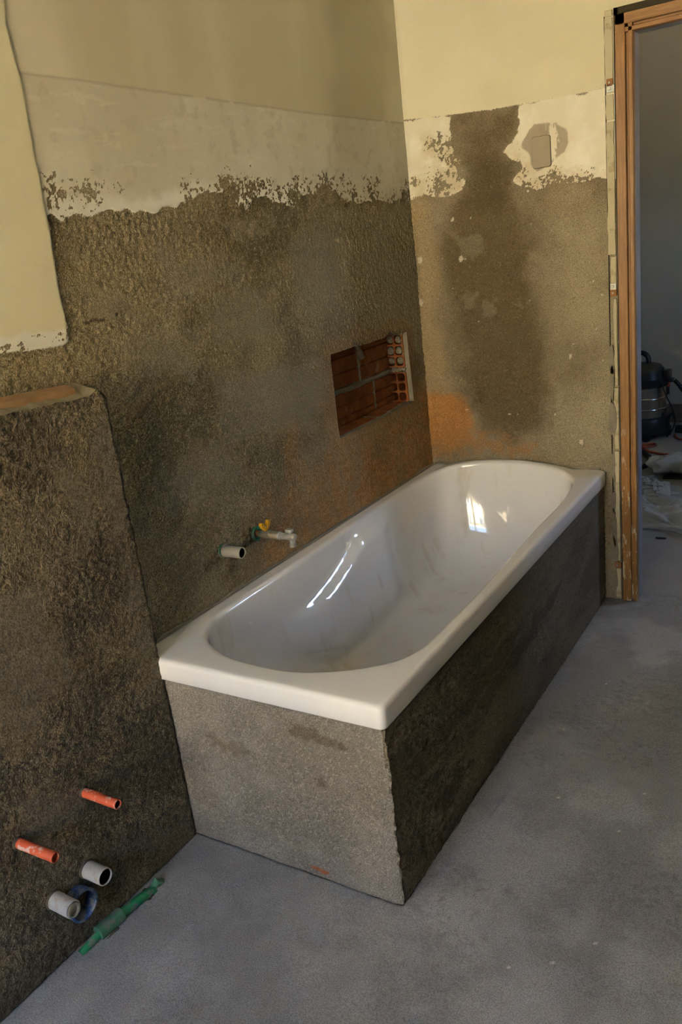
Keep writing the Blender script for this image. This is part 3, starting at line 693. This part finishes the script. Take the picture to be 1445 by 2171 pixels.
tag(MB().box((-.90, .085, -.25), (2.75, 3.2, -.001)).build('floor_hall', M['hallfloor']), 'dim cement floor of the hall beyond the doorway', kind='structure')
HY = 2.97
tag(MB().box((-.90, HY, -.05), (2.75, HY + .2, CEIL)).build('wall_hall', M['hallwall']), 'grey painted wall at the end of the hall', kind='structure')
tag(MB().box((-.95, .05, -.05), (-.80, 3.2, CEIL)).build('wall_hall_side', M['hallwall']), 'grey side wall of the hall', kind='structure')
tag(MB().box((-.80, HY - .016, 0), (2.60, HY, .13), .003).build('baseboard_hall', M['hallbase']), 'brown baseboard along the hall wall', kind='structure')

# ------------------------------------------------------------------ door frame
door = empty('door_1', (.78, 0, 0), 'varnished brown wooden door frame without a leaf', kind='structure')
JX = .7815; HT = 2.055
def jamb_profile(x, s):      # front board, groove, stop, in the x-y plane; s = +1 left jamb
    return [(x, -.013), (x + s*.029, -.013), (x + s*.031, -.011), (x + s*.031, .004), (x + s*.0395, .004), (x + s*.0395, -.008), (x + s*.0415, -.010),
            (x + s*.052, -.010), (x + s*.054, -.008), (x + s*.054, .020), (x, .020)]
MB().prism(jamb_profile(JX, 1), .004, HT, 'xy').build('jamb', M['wood'], door)
MB().prism(jamb_profile(1.684, -1), .004, HT, 'xy').build('jamb', M['wood'], door)
hp = [(-.013, HT), (-.013, HT - .029), (-.011, HT - .031), (.004, HT - .031), (.004, HT - .0395), (-.008, HT - .0395), (-.010, HT - .0415), (-.010, HT - .052), (-.008, HT - .054), (.020, HT - .054), (.020, HT)]
MB().prism(hp, JX + .0005, 1.6835, 'yz').build('head', M['wood_h'], door)
MB().box((JX + .006, .020, .004), (JX + .054, .080, HT - .05), .002).build('jamb_lining', M['bluegrey'], door)
MB().box((1.63, .020, .004), (1.678, .080, HT - .05), .002).build('jamb_lining', M['bluegrey'], door)
MB().box((JX + .05, .020, HT - .054), (1.64, .080, HT - .006), .002).build('head_lining', M['bluegrey'], door)
MB().box((.774, .004, 0), (JX + .004, .012, DZ)).build('gap_filler', M['gap'], door)
MB().box((.774, .004, HT - .003), (1.69, .012, DZ + .001)).build('gap_filler', M['gap'], door)
# cream batten pieces beside the frame
def batten(z0, z1, x0=.7475, x1=.7725, y=-.010, seed=0):
    rnd = random.Random(seed); k = max(3, int((z1 - z0)/.03)); L = []; Rr = []
    for i in range(k+1):
        z = z0 + (z1 - z0)*i/k
        L.append((x0 + rnd.uniform(-.0016, .0016), z)); Rr.append((x1 + rnd.uniform(-.0008, .0008), z))
    return MB().prism(L + Rr[::-1], y, .004, 'xz').build('batten', M['batten'], door)
batten(1.862, 2.052, seed=1); batten(1.752, 1.828, y=-.008, seed=2); batten(1.320, 1.746, seed=3); batten(1.215, 1.312, .755, y=-.008, seed=4)
batten(.86, 1.168, .762, y=-.009, seed=5); batten(.62, .85, .758, y=-.007, seed=6); batten(.17, .61, .757, y=-.009, seed=7); batten(.012, .135, .755, y=-.007, seed=8)
MB().box((.7452, -.0055, .30), (.7478, .004, 2.06)).build('crack', M['gap'], door)
MB().box((.7475, -.008, 2.056), (.7725, .004, 2.075), .002).build('batten', M['batten'], door)
def clip(z, m, w=.026):
    r = MB().box((.752, -.0135, z - .012), (.752 + w, -.009, z + .012), .0015)
    o = r.build('fixing_clip', m, door)
    MB().lathe([(-.003, .001), (-.003, .0035), (0, .0042)], (.762, -.0135, z), 'y', 12).build('screw', M['steel'], o)
clip(1.845, M['steel']); clip(1.845 + .018, M['rusttab'], .020); clip(1.190, M['rusttab'], .022); clip(1.212, M['steel'], .022); clip(.152, M['rusttab'], .024)
# torn plaster crumbs along the lower batten
rnd = random.Random(12)
for z in (.95, .90, .72, .55, .40, .28, .20, .08):
    zz = z + rnd.uniform(-.03, .03); w = rnd.uniform(.008, .016); h = rnd.uniform(.03, .08)
    pts = [(.752 + w*math.cos(a)*rnd.uniform(.6, 1.1), zz + h*math.sin(a)*rnd.uniform(.7, 1.1)) for a in np.linspace(0, 2*math.pi, 11)[:-1]]
    MB().prism(pts, -.011, .004, 'xz').build('plaster_crumb', M['joint'], door)
# blanked socket cover on the end wall
rr = []
for cx, cz, a0 in ((.547, 1.731, 0), (.499, 1.731, 90), (.499, 1.646, 180), (.547, 1.646, 270)):
    rr += [(cx + .008*math.cos(math.radians(a0 + t)), cz + .008*math.sin(math.radians(a0 + t))) for t in (0, 30, 60, 90)]
cover = MB().prism(rr, -.0085, .0, 'xz').build('socket_cover', simple('plastered_cover', (.43, .37, .265), .85, var=.12, scale=20, bump=.001))
MB().prism([(.523 + (x - .523)*1.035, 1.6885 + (z - 1.6885)*1.025) for x, z in rr], -.0062, .0, 'xz').build('cover_gap', M['gap'], cover)
tag(cover, 'plastered-over socket cover in the white patch of the end wall', 'socket cover')

# ------------------------------------------------------------------ bathtub
def tub():
    lip = [(.062,-1.45),(.075,-1.56),(.116,-1.635),(.18,-1.68),(.27,-1.708),(.38,-1.717),(.47,-1.705),(.56,-1.665),(.635,-1.605),(.672,-1.54),(.684,-1.45),(.685,-1.2),
           (.679,-.95),(.672,-.68),(.671,-.42),(.655,-.24),(.632,-.148),(.580,-.082),(.49,-.051),(.36,-.034),(.228,-.046),(.128,-.076),(.069,-.13),(.048,-.26),(.053,-.5),(.058,-.8),(.064,-1.1)]
    bot = [(.19,-1.30),(.22,-1.38),(.28,-1.43),(.37,-1.445),(.46,-1.43),(.52,-1.38),(.555,-1.28),(.565,-.9),(.555,-.5),(.535,-.39),(.48,-.315),(.37,-.275),(.26,-.315),(.195,-.39),(.175,-.5),(.165,-.9)]
    C0 = np.array([.37, -.87])
    def polar(pts):
        S = np.array([(p.x, p.y) for p in spline([(x, y, 0) for x, y in pts], 14, True)]) - C0
        a = np.arctan2(S[:, 1], S[:, 0]); o = np.argsort(a); return a[o], np.hypot(S[o, 0], S[o, 1])
    la, lr = polar(lip); ba, br = polar(bot)
    # outer rounded rectangle walked by perimeter
    x0, x1, yA, yB, r = .002, TW, -TL, -.004, .016
    outer = []
    def arc(cx, cy, a0, n=6):
        for k in range(n+1): a = math.radians(a0 + 90*k/n); outer.append((cx + r*math.cos(a), cy + r*math.sin(a)))
    def line(p, q, n):
        for k in range(1, n): outer.append((p[0] + (q[0]-p[0])*k/n, p[1] + (q[1]-p[1])*k/n))
    arc(x0 + r, yA + r, 180); line((x0 + r, yA), (x1 - r, yA), 44); arc(x1 - r, yA + r, 270); line((x1, yA + r), (x1, yB - r), 90)
    arc(x1 - r, yB - r, 0); line((x1 - r, yB), (x0 + r, yB), 44); arc(x0 + r, yB - r, 90); line((x0, yB - r), (x0, yA + r), 90)
    O = np.array(outer); N = len(O); rel = O - C0
    th = np.arctan2(rel[:, 1], rel[:, 0]); u = np.stack([np.cos(th), np.sin(th)], 1)
    P = lambda a, rr: C0 + u*np.interp(th, np.concatenate([a - 2*math.pi, a, a + 2*math.pi]), np.tile(rr, 3))[:, None]
    I = P(la, lr); B = P(ba, br)
    cen = np.array([(x0 + x1)/2, (yA + yB)/2]); hw = np.array([(x1 - x0)/2, (yB - yA)/2])
    def shrink(d): return cen + (O - cen)*(1 - d/hw)
    tang = np.roll(I, -1, 0) - np.roll(I, 1, 0); nrm = np.stack([tang[:, 1], -tang[:, 0]], 1); nrm /= np.linalg.norm(nrm, axis=1)[:, None]
    nrm *= np.sign(((I - C0)*nrm).sum(1))[:, None]                 # outward
    def raise_(p):                                                  # raised head end
        return .030*np.clip(1 - ((p[:, 0] - .335)/.275)**2, 0, 1)**.8*sst(p[:, 1], -.20, -.085)*sst(p[:, 1], -.003, -.017)
    rings = []; ins = []
    def ring(p, z, i=0.0): rings.append(np.column_stack([p, np.broadcast_to(z, N)])); ins.append(i)
    ring(shrink(.010), TH - .056); ring(shrink(.002), TH - .058); ring(O, TH - .055); ring(O, TH - .030); ring(O, TH - .014)
    R1 = .013
    for a in (18, 36, 54, 72, 90):
        ring(shrink(R1*(1 - math.cos(math.radians(a)))), TH - R1 + R1*math.sin(math.radians(a)))
    Q = shrink(R1); I2 = I + nrm*.015
    for t in (.2, .4, .6, .8, .92, 1.0):
        p = Q + (I2 - Q)*t; ring(p, TH + raise_(p))
    zr = raise_(I2)
    R2 = .015
    for a in (18, 36, 54, 72):
        p = I2 - nrm*R2*math.sin(math.radians(a)); ring(p, TH + zr - R2*(1 - math.cos(math.radians(a))), .2)
    D = TH - .135
    z0 = TH + zr - R2
    for w in np.linspace(0, 1, 44)[0:]:
        gx = 3*(1-w)**2*w*.12 + 3*(1-w)*w*w*.32 + w**3; hz = 3*(1-w)**2*w*.68 + 3*(1-w)*w*w*1.0 + w**3
        p = I + (B - I)*gx; z = z0 - (z0 - (TH - D))*hz
        # moulded side bulge with a sloping arm ledge
        y = p[:, 1]
        zc = .385 + .115*np.clip((y + 1.22)/.45, 0, 1)**2.2
        mk = sst(zc - z, -.012, .030)*sst(y, -1.30, -1.02)*(1 - sst(y, -.66, -.50))
        fall = 1 - sst(hz, .75, 1.0)
        p = p.copy(); p[:, 0] += np.sign(C0[0] - p[:, 0])*.030*mk*fall*sst(np.abs(p[:, 0] - C0[0]), .1, .2)
        ring(p, z, 1.0)
    for t in (.25, .5, .75):
        p = B + (C0 - B)*t; ring(p, TH - D - .004*t, 1.0)
    V = np.concatenate(rings); F = []
    for i in range(len(rings) - 1):
        for k in range(N): l = (k+1) % N; F.append((i*N+k, i*N+l, (i+1)*N+l, (i+1)*N+k))
    V = np.vstack([V, [C0[0], C0[1], TH - D - .005]]); last = (len(rings)-1)*N
    for k in range(N): F.append((last+k, last+(k+1) % N, len(V)-1))
    o = obj('bathtub', V, F, M['tub'], None, True)
    at = o.data.attributes.new('inside', 'FLOAT', 'POINT'); at.data.foreach_set('value', np.append(np.repeat(ins, N), 1.0).astype(np.float32))
    return o
bath = tub()
tag(bath, 'white acrylic built-in bathtub with raised far end, set in mortar surround', 'bathtub')
MB().lathe([(0, .001), (0, .022), (-.004, .024), (-.006, .030), (-.003, .034), (.004, .034)], (.40, -.72, .132), 'z', 28).build('drain_ring', M['chrome'], bath, True)

# ------------------------------------------------------------------ mortar surround under the tub
sur = empty('bath_surround', (.4, -.9, 0), 'rough mortar-coated masonry surround carrying the bathtub', 'bath panel')
ZT = TH - .052
xa = steps([(LD - .006, AX, .004)]); za = steps([(0, ZT, .004)])
XA2, ZA2 = np.meshgrid(xa, za, indexing='ij')
yj = AY + (fbm(XA2*130, ZA2*130, 121, 3) - .5)*.0030 + (fbm(XA2*4, ZA2*4, 123) - .5)*.006 + .005*sst(XA2, AX - .02, AX)
xjit = XA2 + (fbm(ZA2*45, ZA2*0 + 2, 125, 3) - .5)*.012*sst(XA2, AX - .04, AX)
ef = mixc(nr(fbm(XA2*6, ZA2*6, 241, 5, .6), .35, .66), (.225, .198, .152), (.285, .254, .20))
s_ = _hash(np.round(XA2*250), np.round(ZA2*250), 243)
ef = mixc(.5*(s_ > .9), ef, ef*.6); ef = mixc(.5*(s_ < .07), ef, (.42, .38, .31))
nz_ = fbm(XA2*60, ZA2*60, 245, 4, .6) - .5
ef = mixc(nr(union(XA2, ZA2, SMEAR_F, SMEAR_F2) + nz_*.03, -.004, .004)*.85, ef, (.150, .118, .078))
ef = mixc(nr(sdist(XA2, ZA2, SMEAR_F3) + nz_*.09, -.006, .02)*.6, ef, (.16, .128, .085))
ef = mixc(nr(sdist(XA2, ZA2, CHIP_F) + nz_*.006, -.001, .001), ef, (.40, .13, .055))
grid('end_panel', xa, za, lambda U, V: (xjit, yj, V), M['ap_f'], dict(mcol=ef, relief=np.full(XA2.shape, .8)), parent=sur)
ysd = steps([(AY, -.002, .004)]); YS, ZS = np.meshgrid(ysd, za, indexing='ij')
s_sm = union(YS, ZS, STR_S1, STR_S2, STR_S3, STR_S4)
ssm = sst(s_sm, -.02, .02)
xj = AX + ((fbm(YS*70, ZS*95, 131, 3, .6) - .5)*.0075)*(1 - .6*ssm) + (fbm(YS*3, ZS*3, 133) - .5)*.006 - .005*sst(YS, AY + .02, AY)
xj = xj + np.where(YS < AY + .001, np.interp(ZS, za, xjit[-1]) - xj, 0)
yjs = np.where(YS < AY + .001, np.interp(ZS, za, yj[-1]), YS)
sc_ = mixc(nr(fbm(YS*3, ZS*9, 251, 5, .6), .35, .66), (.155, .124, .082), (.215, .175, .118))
s_ = _hash(np.round(YS*250), np.round(ZS*250), 253)
sc_ = mixc(.5*(s_ > .9), sc_, sc_*.6)
sc_ = mixc(nr(s_sm + (fbm(YS*18, ZS*60, 255, 5, .6) - .5)*.10, -.012, .012)*.75, sc_, (.105, .083, .052))
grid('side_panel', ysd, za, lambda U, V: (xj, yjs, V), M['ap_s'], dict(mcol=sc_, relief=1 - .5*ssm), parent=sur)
# mortar bead between tub and walls
def bead(a, b, r, seed, nm):
    rnd = random.Random(seed); A, B = Vector(a), Vector(b); k = 60
    pts = [A.lerp(B, i/k) + Vector((rnd.uniform(-.0015, .0015), rnd.uniform(-.0015, .0015), rnd.uniform(-.0015, .0015))) for i in range(k+1)]
    return MB().tube(pts, [r*rnd.uniform(.7, 1.3) for _ in pts], 7).build(nm, M['joint'], sur, True)
bead((.0, -1.77, TH - .002), (.0, -.005, TH - .002), .006, 1, 'mortar_bead')
bead((.002, -.003, TH), (.70, -.003, TH), .009, 2, 'mortar_bead')

# ------------------------------------------------------------------ pipes on the low wall
def hollow(L, r, wall, back=-.03):
    return [(back, r), (L - .0015, r), (L, r - .0012), (L, r - wall + .0008), (L - .003, r - wall), (L - .004, r - wall)]
def bore(L, r, wall): return [(L - .004, r - wall), (.006, r - wall - .0002), (.006, .0004)]
def stub(name, y, z, x1, r, wall, m, label, cat, group=None, x0=LD, tilt=(0, 0), dk='dark'):
    root = empty(name, (x0, y, z), label, cat, group)
    d = Vector((1, tilt[0], tilt[1])).normalized(); e1 = d.cross(Vector((0, 0, 1))).normalized(); e2 = d.cross(e1)
    MB().lathe(hollow(x1 - x0, r, wall), (x0, y, z), (d, e1, e2), 28).build('pipe', m, root, True)
    MB().lathe(bore(x1 - x0, r, wall), (x0, y, z), (d, e1, e2), 28).build('bore', M[dk], root, True)
    # mortar collar where it leaves the wall
    MB().lathe([(-.012, r + .005), (.000, r + .0035), (.004, r + .001), (.005, r - .001)], (x0, y, z), (d, e1, e2), 20).build('mortar_collar', M['mort'], root, True)
    return root
stub('conduit_stub', -2.082, .347, .190, .0112, .0022, M['orange'], 'orange-red plastic conduit stub on ledge wall, the one nearer the bathtub', 'pipe', 'orange conduit stubs', dk='odark')
stub('conduit_stub', -2.265, .348, .190, .0112, .0022, M['orange'], 'orange-red plastic conduit stub on ledge wall, the lower-left one', 'pipe', 'orange conduit stubs', dk='odark', tilt=(.05, -.04))
stub('water_pipe_stub', -2.123, .163, .140, .0205, .0030, M['wpipe'], 'pale plastic water pipe stub standing clear of the blue ring', 'pipe', 'pale water pipe stubs')
ws = stub('water_pipe_stub', -2.222, .160, .142, .0200, .0030, M['wpipe'], 'mortar-smeared pale pipe stub in front of the blue ring', 'pipe', 'pale water pipe stubs', tilt=(0, -.04))
MB().lathe([(.0, .0165), (.006, .0165), (.006, .0125), (-.01, .0125)], (.139, -2.222, .156), 'x', 24).build('inner_sleeve', M['gpipe'], ws, True)
ring = empty('drain_socket', (LD, -2.172, .112), 'blue plastic drain socket ring set in the ledge wall', 'drain socket')
MB().lathe([(-.03, .037), (.022, .037), (.026, .0385), (.030, .0385), (.031, .036), (.031, .0335), (.028, .0318), (-.006, .0318), (-.006, .0005)], (LD, -2.172, .112), 'x', 36).build('socket', M['blue'], ring, True)
MB().lathe([(-.004, .0005), (-.002, .02), (-.004, .0315)], (LD, -2.172, .112), 'x', 24).build('mortar_fill', M['mort'], ring, True)
# blob of mortar near the floor at left edge
# green pipe lying in the gutter between floor and ledge wall
gp = empty('green_pipe_run', (.105, -2.09, 0), 'green plastic pipe with coupling half buried where floor meets ledge wall', 'pipe')
MB().tube([(.098, -2.205, -.005), (.103, -2.15, .010)], .0105, 16).build('pipe', M['green'], gp, True)
MB().lathe([(0, .010), (.002, .0175), (.045, .0185), (.070, .0185), (.072, .0125)], (.102, -2.155, .010), (Vector((.08, 1, -.01)).normalized(), Vector((1, -.08, 0)).normalized(), Vector((0, 0, 1))), 20).build('coupling', M['green2'], gp, True)
MB().tube([(.107, -2.09, .010), (.112, -2.04, .008), (.116, -2.0, .003), (.117, -1.985, -.006)], .0125, 16).build('pipe', M['green'], gp, True)
gs = empty('green_pipe_end', (.115, -1.965, 0), 'small green pipe end poking from floor mortar next to the ledge wall', 'pipe')
MB().tube([(.108, -1.982, -.006), (.112, -1.968, .010), (.116, -1.955, -.006)], [.010, .0105, .009], 14).build('pipe', M['green2'], gs, True)
def lump(name, c, s, m, parent=None, seed=0, n=14):
    rnd = random.Random(seed); bm = bmesh.new(); bmesh.ops.create_uvsphere(bm, u_segments=n*2, v_segments=n, radius=1)
    ph = [rnd.uniform(0, 6) for _ in range(6)]
    for v in bm.verts:
        k = 1 + .16*math.sin(3*v.co.x*2 + ph[0])*math.cos(3*v.co.y + ph[1]) + .10*math.sin(7*v.co.y + ph[2])*math.sin(6*v.co.z + ph[3]) + .05*math.sin(15*v.co.x + ph[4])*math.sin(14*v.co.y + ph[5])
        v.co = Vector((c[0] + v.co.x*s[0]*k, c[1] + v.co.y*s[1]*k, c[2] + v.co.z*s[2]*k))
    bm.verts.index_update()
    o = obj(name, [v.co[:] for v in bm.verts], [[w.index for w in f.verts] for f in bm.faces], m, parent, True); bm.free(); return o
lump('mortar_bed', (.122, -2.12, -.011), (.012, .04, .013), M['mort'], gp, 5)
lump('mortar_bed', (.112, -2.005, -.006), (.020, .022, .016), M['mort'], gp, 6)
lump('mortar_bed', (.104, -2.07, -.004), (.012, .09, .013), M['mort'], gp, 7)

# ------------------------------------------------------------------ pipe stub and tap above the bathtub
ps = empty('grey_pipe_stub', (0, -1.395, .672), 'open grey pipe stub with green collar on wall above the bathtub', 'pipe')
MB().lathe(hollow(.072, .0168, .0030), (0, -1.395, .672), 'x', 30).build('pipe', M['gpipe'], ps, True)
MB().lathe(bore(.072, .0168, .0030), (0, -1.395, .672), 'x', 30).build('bore', M['dark'], ps, True)
MB().lathe([(-.012, .019), (.004, .0215), (.006, .0205), (.006, .0165)], (0, -1.395, .672), 'x', 30).build('collar', M['green'], ps, True)
MB().lathe([(.004, .0215), (.009, .0208), (.010, .0165)], (0, -1.391, .672), 'x', 12).build('mortar_collar', M['joint'], ps, True)

TY, TZ = -1.238, .668
tp = empty('stop_tap', (0, TY, TZ), 'dusty angle tap with yellow butterfly handle on wall above the bathtub', 'tap')
MB().lathe([(-.012, .018), (.006, .0215), (.009, .0210), (.009, .0160), (.004, .0150)], (0, TY, TZ), 'x', 32).build('collar', M['green'], tp, True)
MB().lathe([(-.01, .0105), (.018, .0105)], (0, TY, TZ), 'x', 20).build('nipple', M['rusty'], tp, True)
vb = MB().lathe([(.016, .0112), (.018, .0128), (.026, .0128), (.030, .0132), (.046, .0145), (.056, .0150), (.058, .0128), (.062, .0120)], (0, TY, TZ), 'x', 8, rot=math.pi/8).build('valve_body', M['brass'], tp, True)
MB().lathe([(.058, .0126), (.072, .0126), (.086, .0122), (.088, .0112)], (0, TY, TZ), 'x', 24).build('union_nut', M['brass'], tp, True)
MB().lathe([(.087, .0130), (.091, .0132), (.093, .0118)], (0, TY, TZ), 'x', 24).build('white_washer', M['wpipe'], tp, True)
MB().lathe([(.092, .0098), (.120, .0098), (.124, .0112), (.140, .0115), (.146, .010), (.149, .006)], (0, TY, TZ), 'x', 24).build('tap_body', M['chrome'], tp, True)
MB().lathe([(-.006, .0085), (-.022, .0088)], (.134, TY, TZ), 'z', 20).build('spout', M['chrome'], tp, True)
MB().lathe([(-.020, .0105), (-.029, .0108), (-.031, .0095), (-.031, .005)], (.134, TY, TZ), 'z', 14).build('spout_nut', M['gpipe'], tp, True)
MB().lathe([(.008, .0045), (.015, .0045)], (.126, TY, TZ), 'z', 14).build('spindle', M['chrome'], tp, True)
MB().box((.117, TY - .009, TZ + .013), (.139, TY + .009, TZ + .025), .004).build('tap_knob', M['chrome'], tp, True)
# yellow butterfly handle
HX = .040
MB().lathe([(.010, .0055), (.018, .0055)], (HX, TY, TZ), 'z', 14).build('handle_stem', M['yellow'], tp, True)
hd = MB().box((HX - .007, TY - .009, TZ + .015), (HX + .007, TY + .009, TZ + .021), .002)
for s in (-1, 1):
    pr = [(0, .016), (s*.006, .016), (s*.016, .024), (s*.021, .036), (s*.019, .041), (s*.012, .041), (s*.009, .032), (s*.004, .024), (0, .021)]
    hd.prism([(TY + p[0]*1.05, TZ + p[1]) for p in pr], HX - .0055, HX + .0055, 'yz')
hh = hd.build('butterfly_handle', M['yellow'], tp, False)
MB().lathe([(.021, .0042), (.027, .0040), (.028, .002)], (HX, TY, TZ), 'z', 6).build('handle_screw', M['chrome'], tp, True)

# ------------------------------------------------------------------ things in the hall
vx, vy = .300, 2.56
vac = empty('vacuum_cleaner', (vx, vy, 0), 'black and steel drum wet-dry vacuum cleaner in the hall', 'vacuum cleaner')
MB().lathe([(.035, .10), (.035, .150), (.060, .158), (.130, .150), (.150, .138), (.155, .130)], (vx, vy, 0), 'z', 40).build('base', M['black'], vac, True)
MB().lathe([(.150, .1370), (.196, .1370), (.199, .1400), (.203, .1415), (.207, .1400), (.210, .1370), (.266, .1370), (.269, .1400), (.273, .1415), (.277, .1400), (.280, .1370), (.352, .1370)], (vx, vy, 0), 'z', 48).build('drum', M['drum'], vac, True)
MB().lathe([(.345, .140), (.352, .147), (.385, .147), (.390, .140), (.400, .134), (.455, .120), (.480, .100), (.492, .060), (.495, .001)], (vx, vy, 0), 'z', 44).build('motor_head', M['black'], vac, True)
MB().lathe([(.383, .1475), (.388, .149), (.393, .1475)], (vx, vy, 0), 'z', 44).build('head_rim', M['blackr'], vac, True)
MB().tube(spline([(vx - .07, vy, .475), (vx - .06, vy, .535), (vx - .02, vy, .560), (vx + .02, vy, .535), (vx + .028, vy, .480)], 6), .016, 10).build('carry_handle', M['black'], vac, True)
MB().box((vx + .122, vy - .05, .375), (vx + .168, vy + .02, .450), .008).build('hose_port', M['black'], vac, True)
MB().box((vx + .155, vy - .05, .372), (vx + .182, vy + .02, .392), .004).build('port_lip', M['black'], vac, True)
for a in (-100, 20, 140):
    ca, sa = math.cos(math.radians(a)), math.sin(math.radians(a))
    lt = MB().box((-.012, -.010, .275), (.012, .008, .36), .004)
    lt.v = [(vx + p[0]*-sa + (p[1] + .146)*ca, vy + p[0]*ca + (p[1] + .146)*sa, p[2]) for p in lt.v]
    lo = lt.build('latch', M['black'], vac, True)
    tb = MB().box((-.013, -.006, .325), (.013, .011, .358), .003)
    tb.v = [(vx + p[0]*-sa + (p[1] + .146)*ca, vy + p[0]*ca + (p[1] + .146)*sa, p[2]) for p in tb.v]
    tb.build('latch_tab', M['redclip'], lo, True)
for a in (-75, 15, 105, 195):
    ca, sa = math.cos(math.radians(a)), math.sin(math.radians(a))
    MB().lathe([(-.014, .001), (-.014, .028), (-.008, .036), (.008, .036), (.014, .028), (.014, .001)], (vx + .150*ca, vy + .150*sa, .036), (Vector((ca, sa, 0)), Vector((-sa, ca, 0)), Vector((0, 0, 1))), 22).build('wheel', M['blackr'], vac, True)
MB().tube(spline([(vx + .145, vy - .03, .04), (vx + .150, vy - .03, .10), (vx + .165, vy - .03, .155), (vx + .185, vy - .03, .160), (vx + .190, vy - .03, .13)], 6), .008, 8).build('cord_hook', M['black'], vac, True)
MB().tube(spline([(vx + .125, vy - .10, .385), (vx + .150, vy - .09, .30), (vx + .190, vy - .08, .20), (vx + .205, vy - .08, .12), (vx + .180, vy - .08, .05), (vx + .155, vy - .09, .02)], 8), .0045, 8).build('power_cord', M['blackr'], vac, True)

tag(MB().tube([(.455, 2.72, .345), (.475, 2.72, .325), (.70, 2.74, .012)], [.013, .014, .017], 12).build('vacuum_wand', M['black'], None, True), 'black vacuum wand slanting down at the right of the vacuum cleaner', 'vacuum wand')
tag(MB().box((.47, 2.66, 0), (1.05, 2.71, .045), .008).build('black_rail', M['blackr'], None, True), 'long black bar lying on hall floor against the vacuum cleaner', 'bar')
def floor_curve(name, pts, r, m, label, cat):
    o = MB().tube(spline([(x, y, r) for x, y in pts], 8), r, 8).build(name, m, None, True); return tag(o, label, cat)
floor_curve('extension_cord', [(.22, 2.26), (.30, 2.20), (.36, 2.26), (.42, 2.31), (.40, 2.35), (.34, 2.31), (.38, 2.20), (.48, 2.12), (.58, 2.10), (.70, 2.10)], .007, M['cord'], 'orange extension cord looping on the hall floor before the vacuum', 'cord')
floor_curve('red_cord', [(.485, 2.60), (.52, 2.50), (.60, 2.46), (.72, 2.47), (.85, 2.44)], .006, M['cord'], 'reddish cord on hall floor in front of the black bar', 'cord')
floor_curve('vacuum_hose', [(.38, 2.12), (.46, 1.98), (.47, 1.84), (.42, 1.72), (.43, 1.64)], .014, M['blackr'], 'dark hose curving on the hall floor left of the plastic bag', 'hose')
# wrapped bundle
bag = empty('plastic_bag_bundle', (.62, 1.72, 0), 'bundle wrapped in clear plastic lying on the hall floor', 'plastic bag')
lump('contents', (.64, 1.74, .052), (.105, .085, .047), simple('grey_packed_goods', (.30, .29, .28), .7), bag, 3)
lump('film_wrap', (.645, 1.74, .058), (.140, .115, .052), M['film'], bag, 8, 20)
MB().box((.60, 1.62, .0), (.77, 1.66, .010), .003).build('strap', M['blackr'], bag)
cd = empty('cardboard_piece', (.80, 1.60, 0), 'folded piece of brown cardboard at the right edge of the doorway view', 'cardboard')
MB().prism([(.794, .0), (.800, .0), (.822, .10), (.808, .185), (.802, .185), (.815, .10)], 1.50, 1.66, 'xz').build('flap', M['card'], cd)
MB().box((.80, 1.50, .0), (1.06, 1.66, .012)).build('panel', M['card'], cd)
# crumpled protective film
def film(name, x0, x1, y0, y1, hgt, seed, label):
    us = np.linspace(0, 1, 70); vs = np.linspace(0, 1, 70); Ug, Vg = np.meshgrid(us, vs, indexing='ij')
    X = x0 + (x1 - x0)*Ug + (fbm(Vg*5, Ug*0 + 1, seed) - .5)*.22 + .10*(Vg - .5)
    Y = y0 + (y1 - y0)*Vg + (fbm(Ug*5, Vg*0 + 2, seed + 3) - .5)*.20 - .30*(Ug - .3)
    r1 = 1 - np.abs(2*fbm(Ug*4.2 + Vg*1.5, Vg*3, seed + 5, 3) - 1)
    Z = .006 + hgt*(r1**4)*(np.sin(Ug*math.pi)**.4)*(np.sin(Vg*math.pi)**.4) + .012*fbm(Ug*18, Vg*9, seed + 8)
    o = grid(name, us, vs, lambda U, V: (X, Y, Z), M['film']); tag(o, label, 'plastic sheet'); return o
film('plastic_sheet', .42, 1.35, .80, 1.18, .085, 201, 'crumpled clear plastic sheet spread on the hall floor nearest the doorway')
film('plastic_sheet', .50, .72, 1.42, 1.54, .03, 231, 'flatter clear plastic sheet lying between crumpled sheet and wrapped bundle')
tag(MB().prism([(.757, .690), (.772, .684), (.800, .692), (.802, .700), (.775, .702), (.758, .699)], 0, .006, 'xy').build('wood_chip', M['gap']), 'small dark wood chip on the hall floor', 'wood chip')

# ------------------------------------------------------------------ sunlit house across the street, seen in the window's reflection
hs = empty('house', (1, -14.4, -.5), 'sunlit cream house across the street, outside the window', 'house')
MB().box((-11, -15.2, -.5), (13, -14.2, 4.9)).build('facade', M['ext'], hs)
MB().box((-11.4, -15.6, 4.9), (13.4, -13.8, 5.1)).build('eaves', M['extf'], hs)
for fx in (-8.4, -5.4, -2.4, .2, 2.8, 5.8, 8.8):
    for fz in (.5, 3.1):
        w = MB().box((fx - .6, -14.2, fz), (fx + .6, -14.12, fz + 1.5), .01).build('window_frame', M['extf'], hs)
        for s in (-1, 1):
            MB().box((fx + s*.28 - .24, -14.13, fz + .08), (fx + s*.28 + .24, -14.105, fz + 1.42)).build('pane', M['extw'], w)
tag(MB().box((-14, -14.2, -.7), (16, -4.62, -.5)).build('street', M['street']), 'paved street below the window', kind='structure')
tag(MB().box((2.80, -4.62, -.7), (16, 9, -.5)).build('bounce_yard', M['street']), 'ground added outside the hall window to bounce warm sunlight in', kind='structure')  # unseen ground, added to throw warm sunlight up into the hall
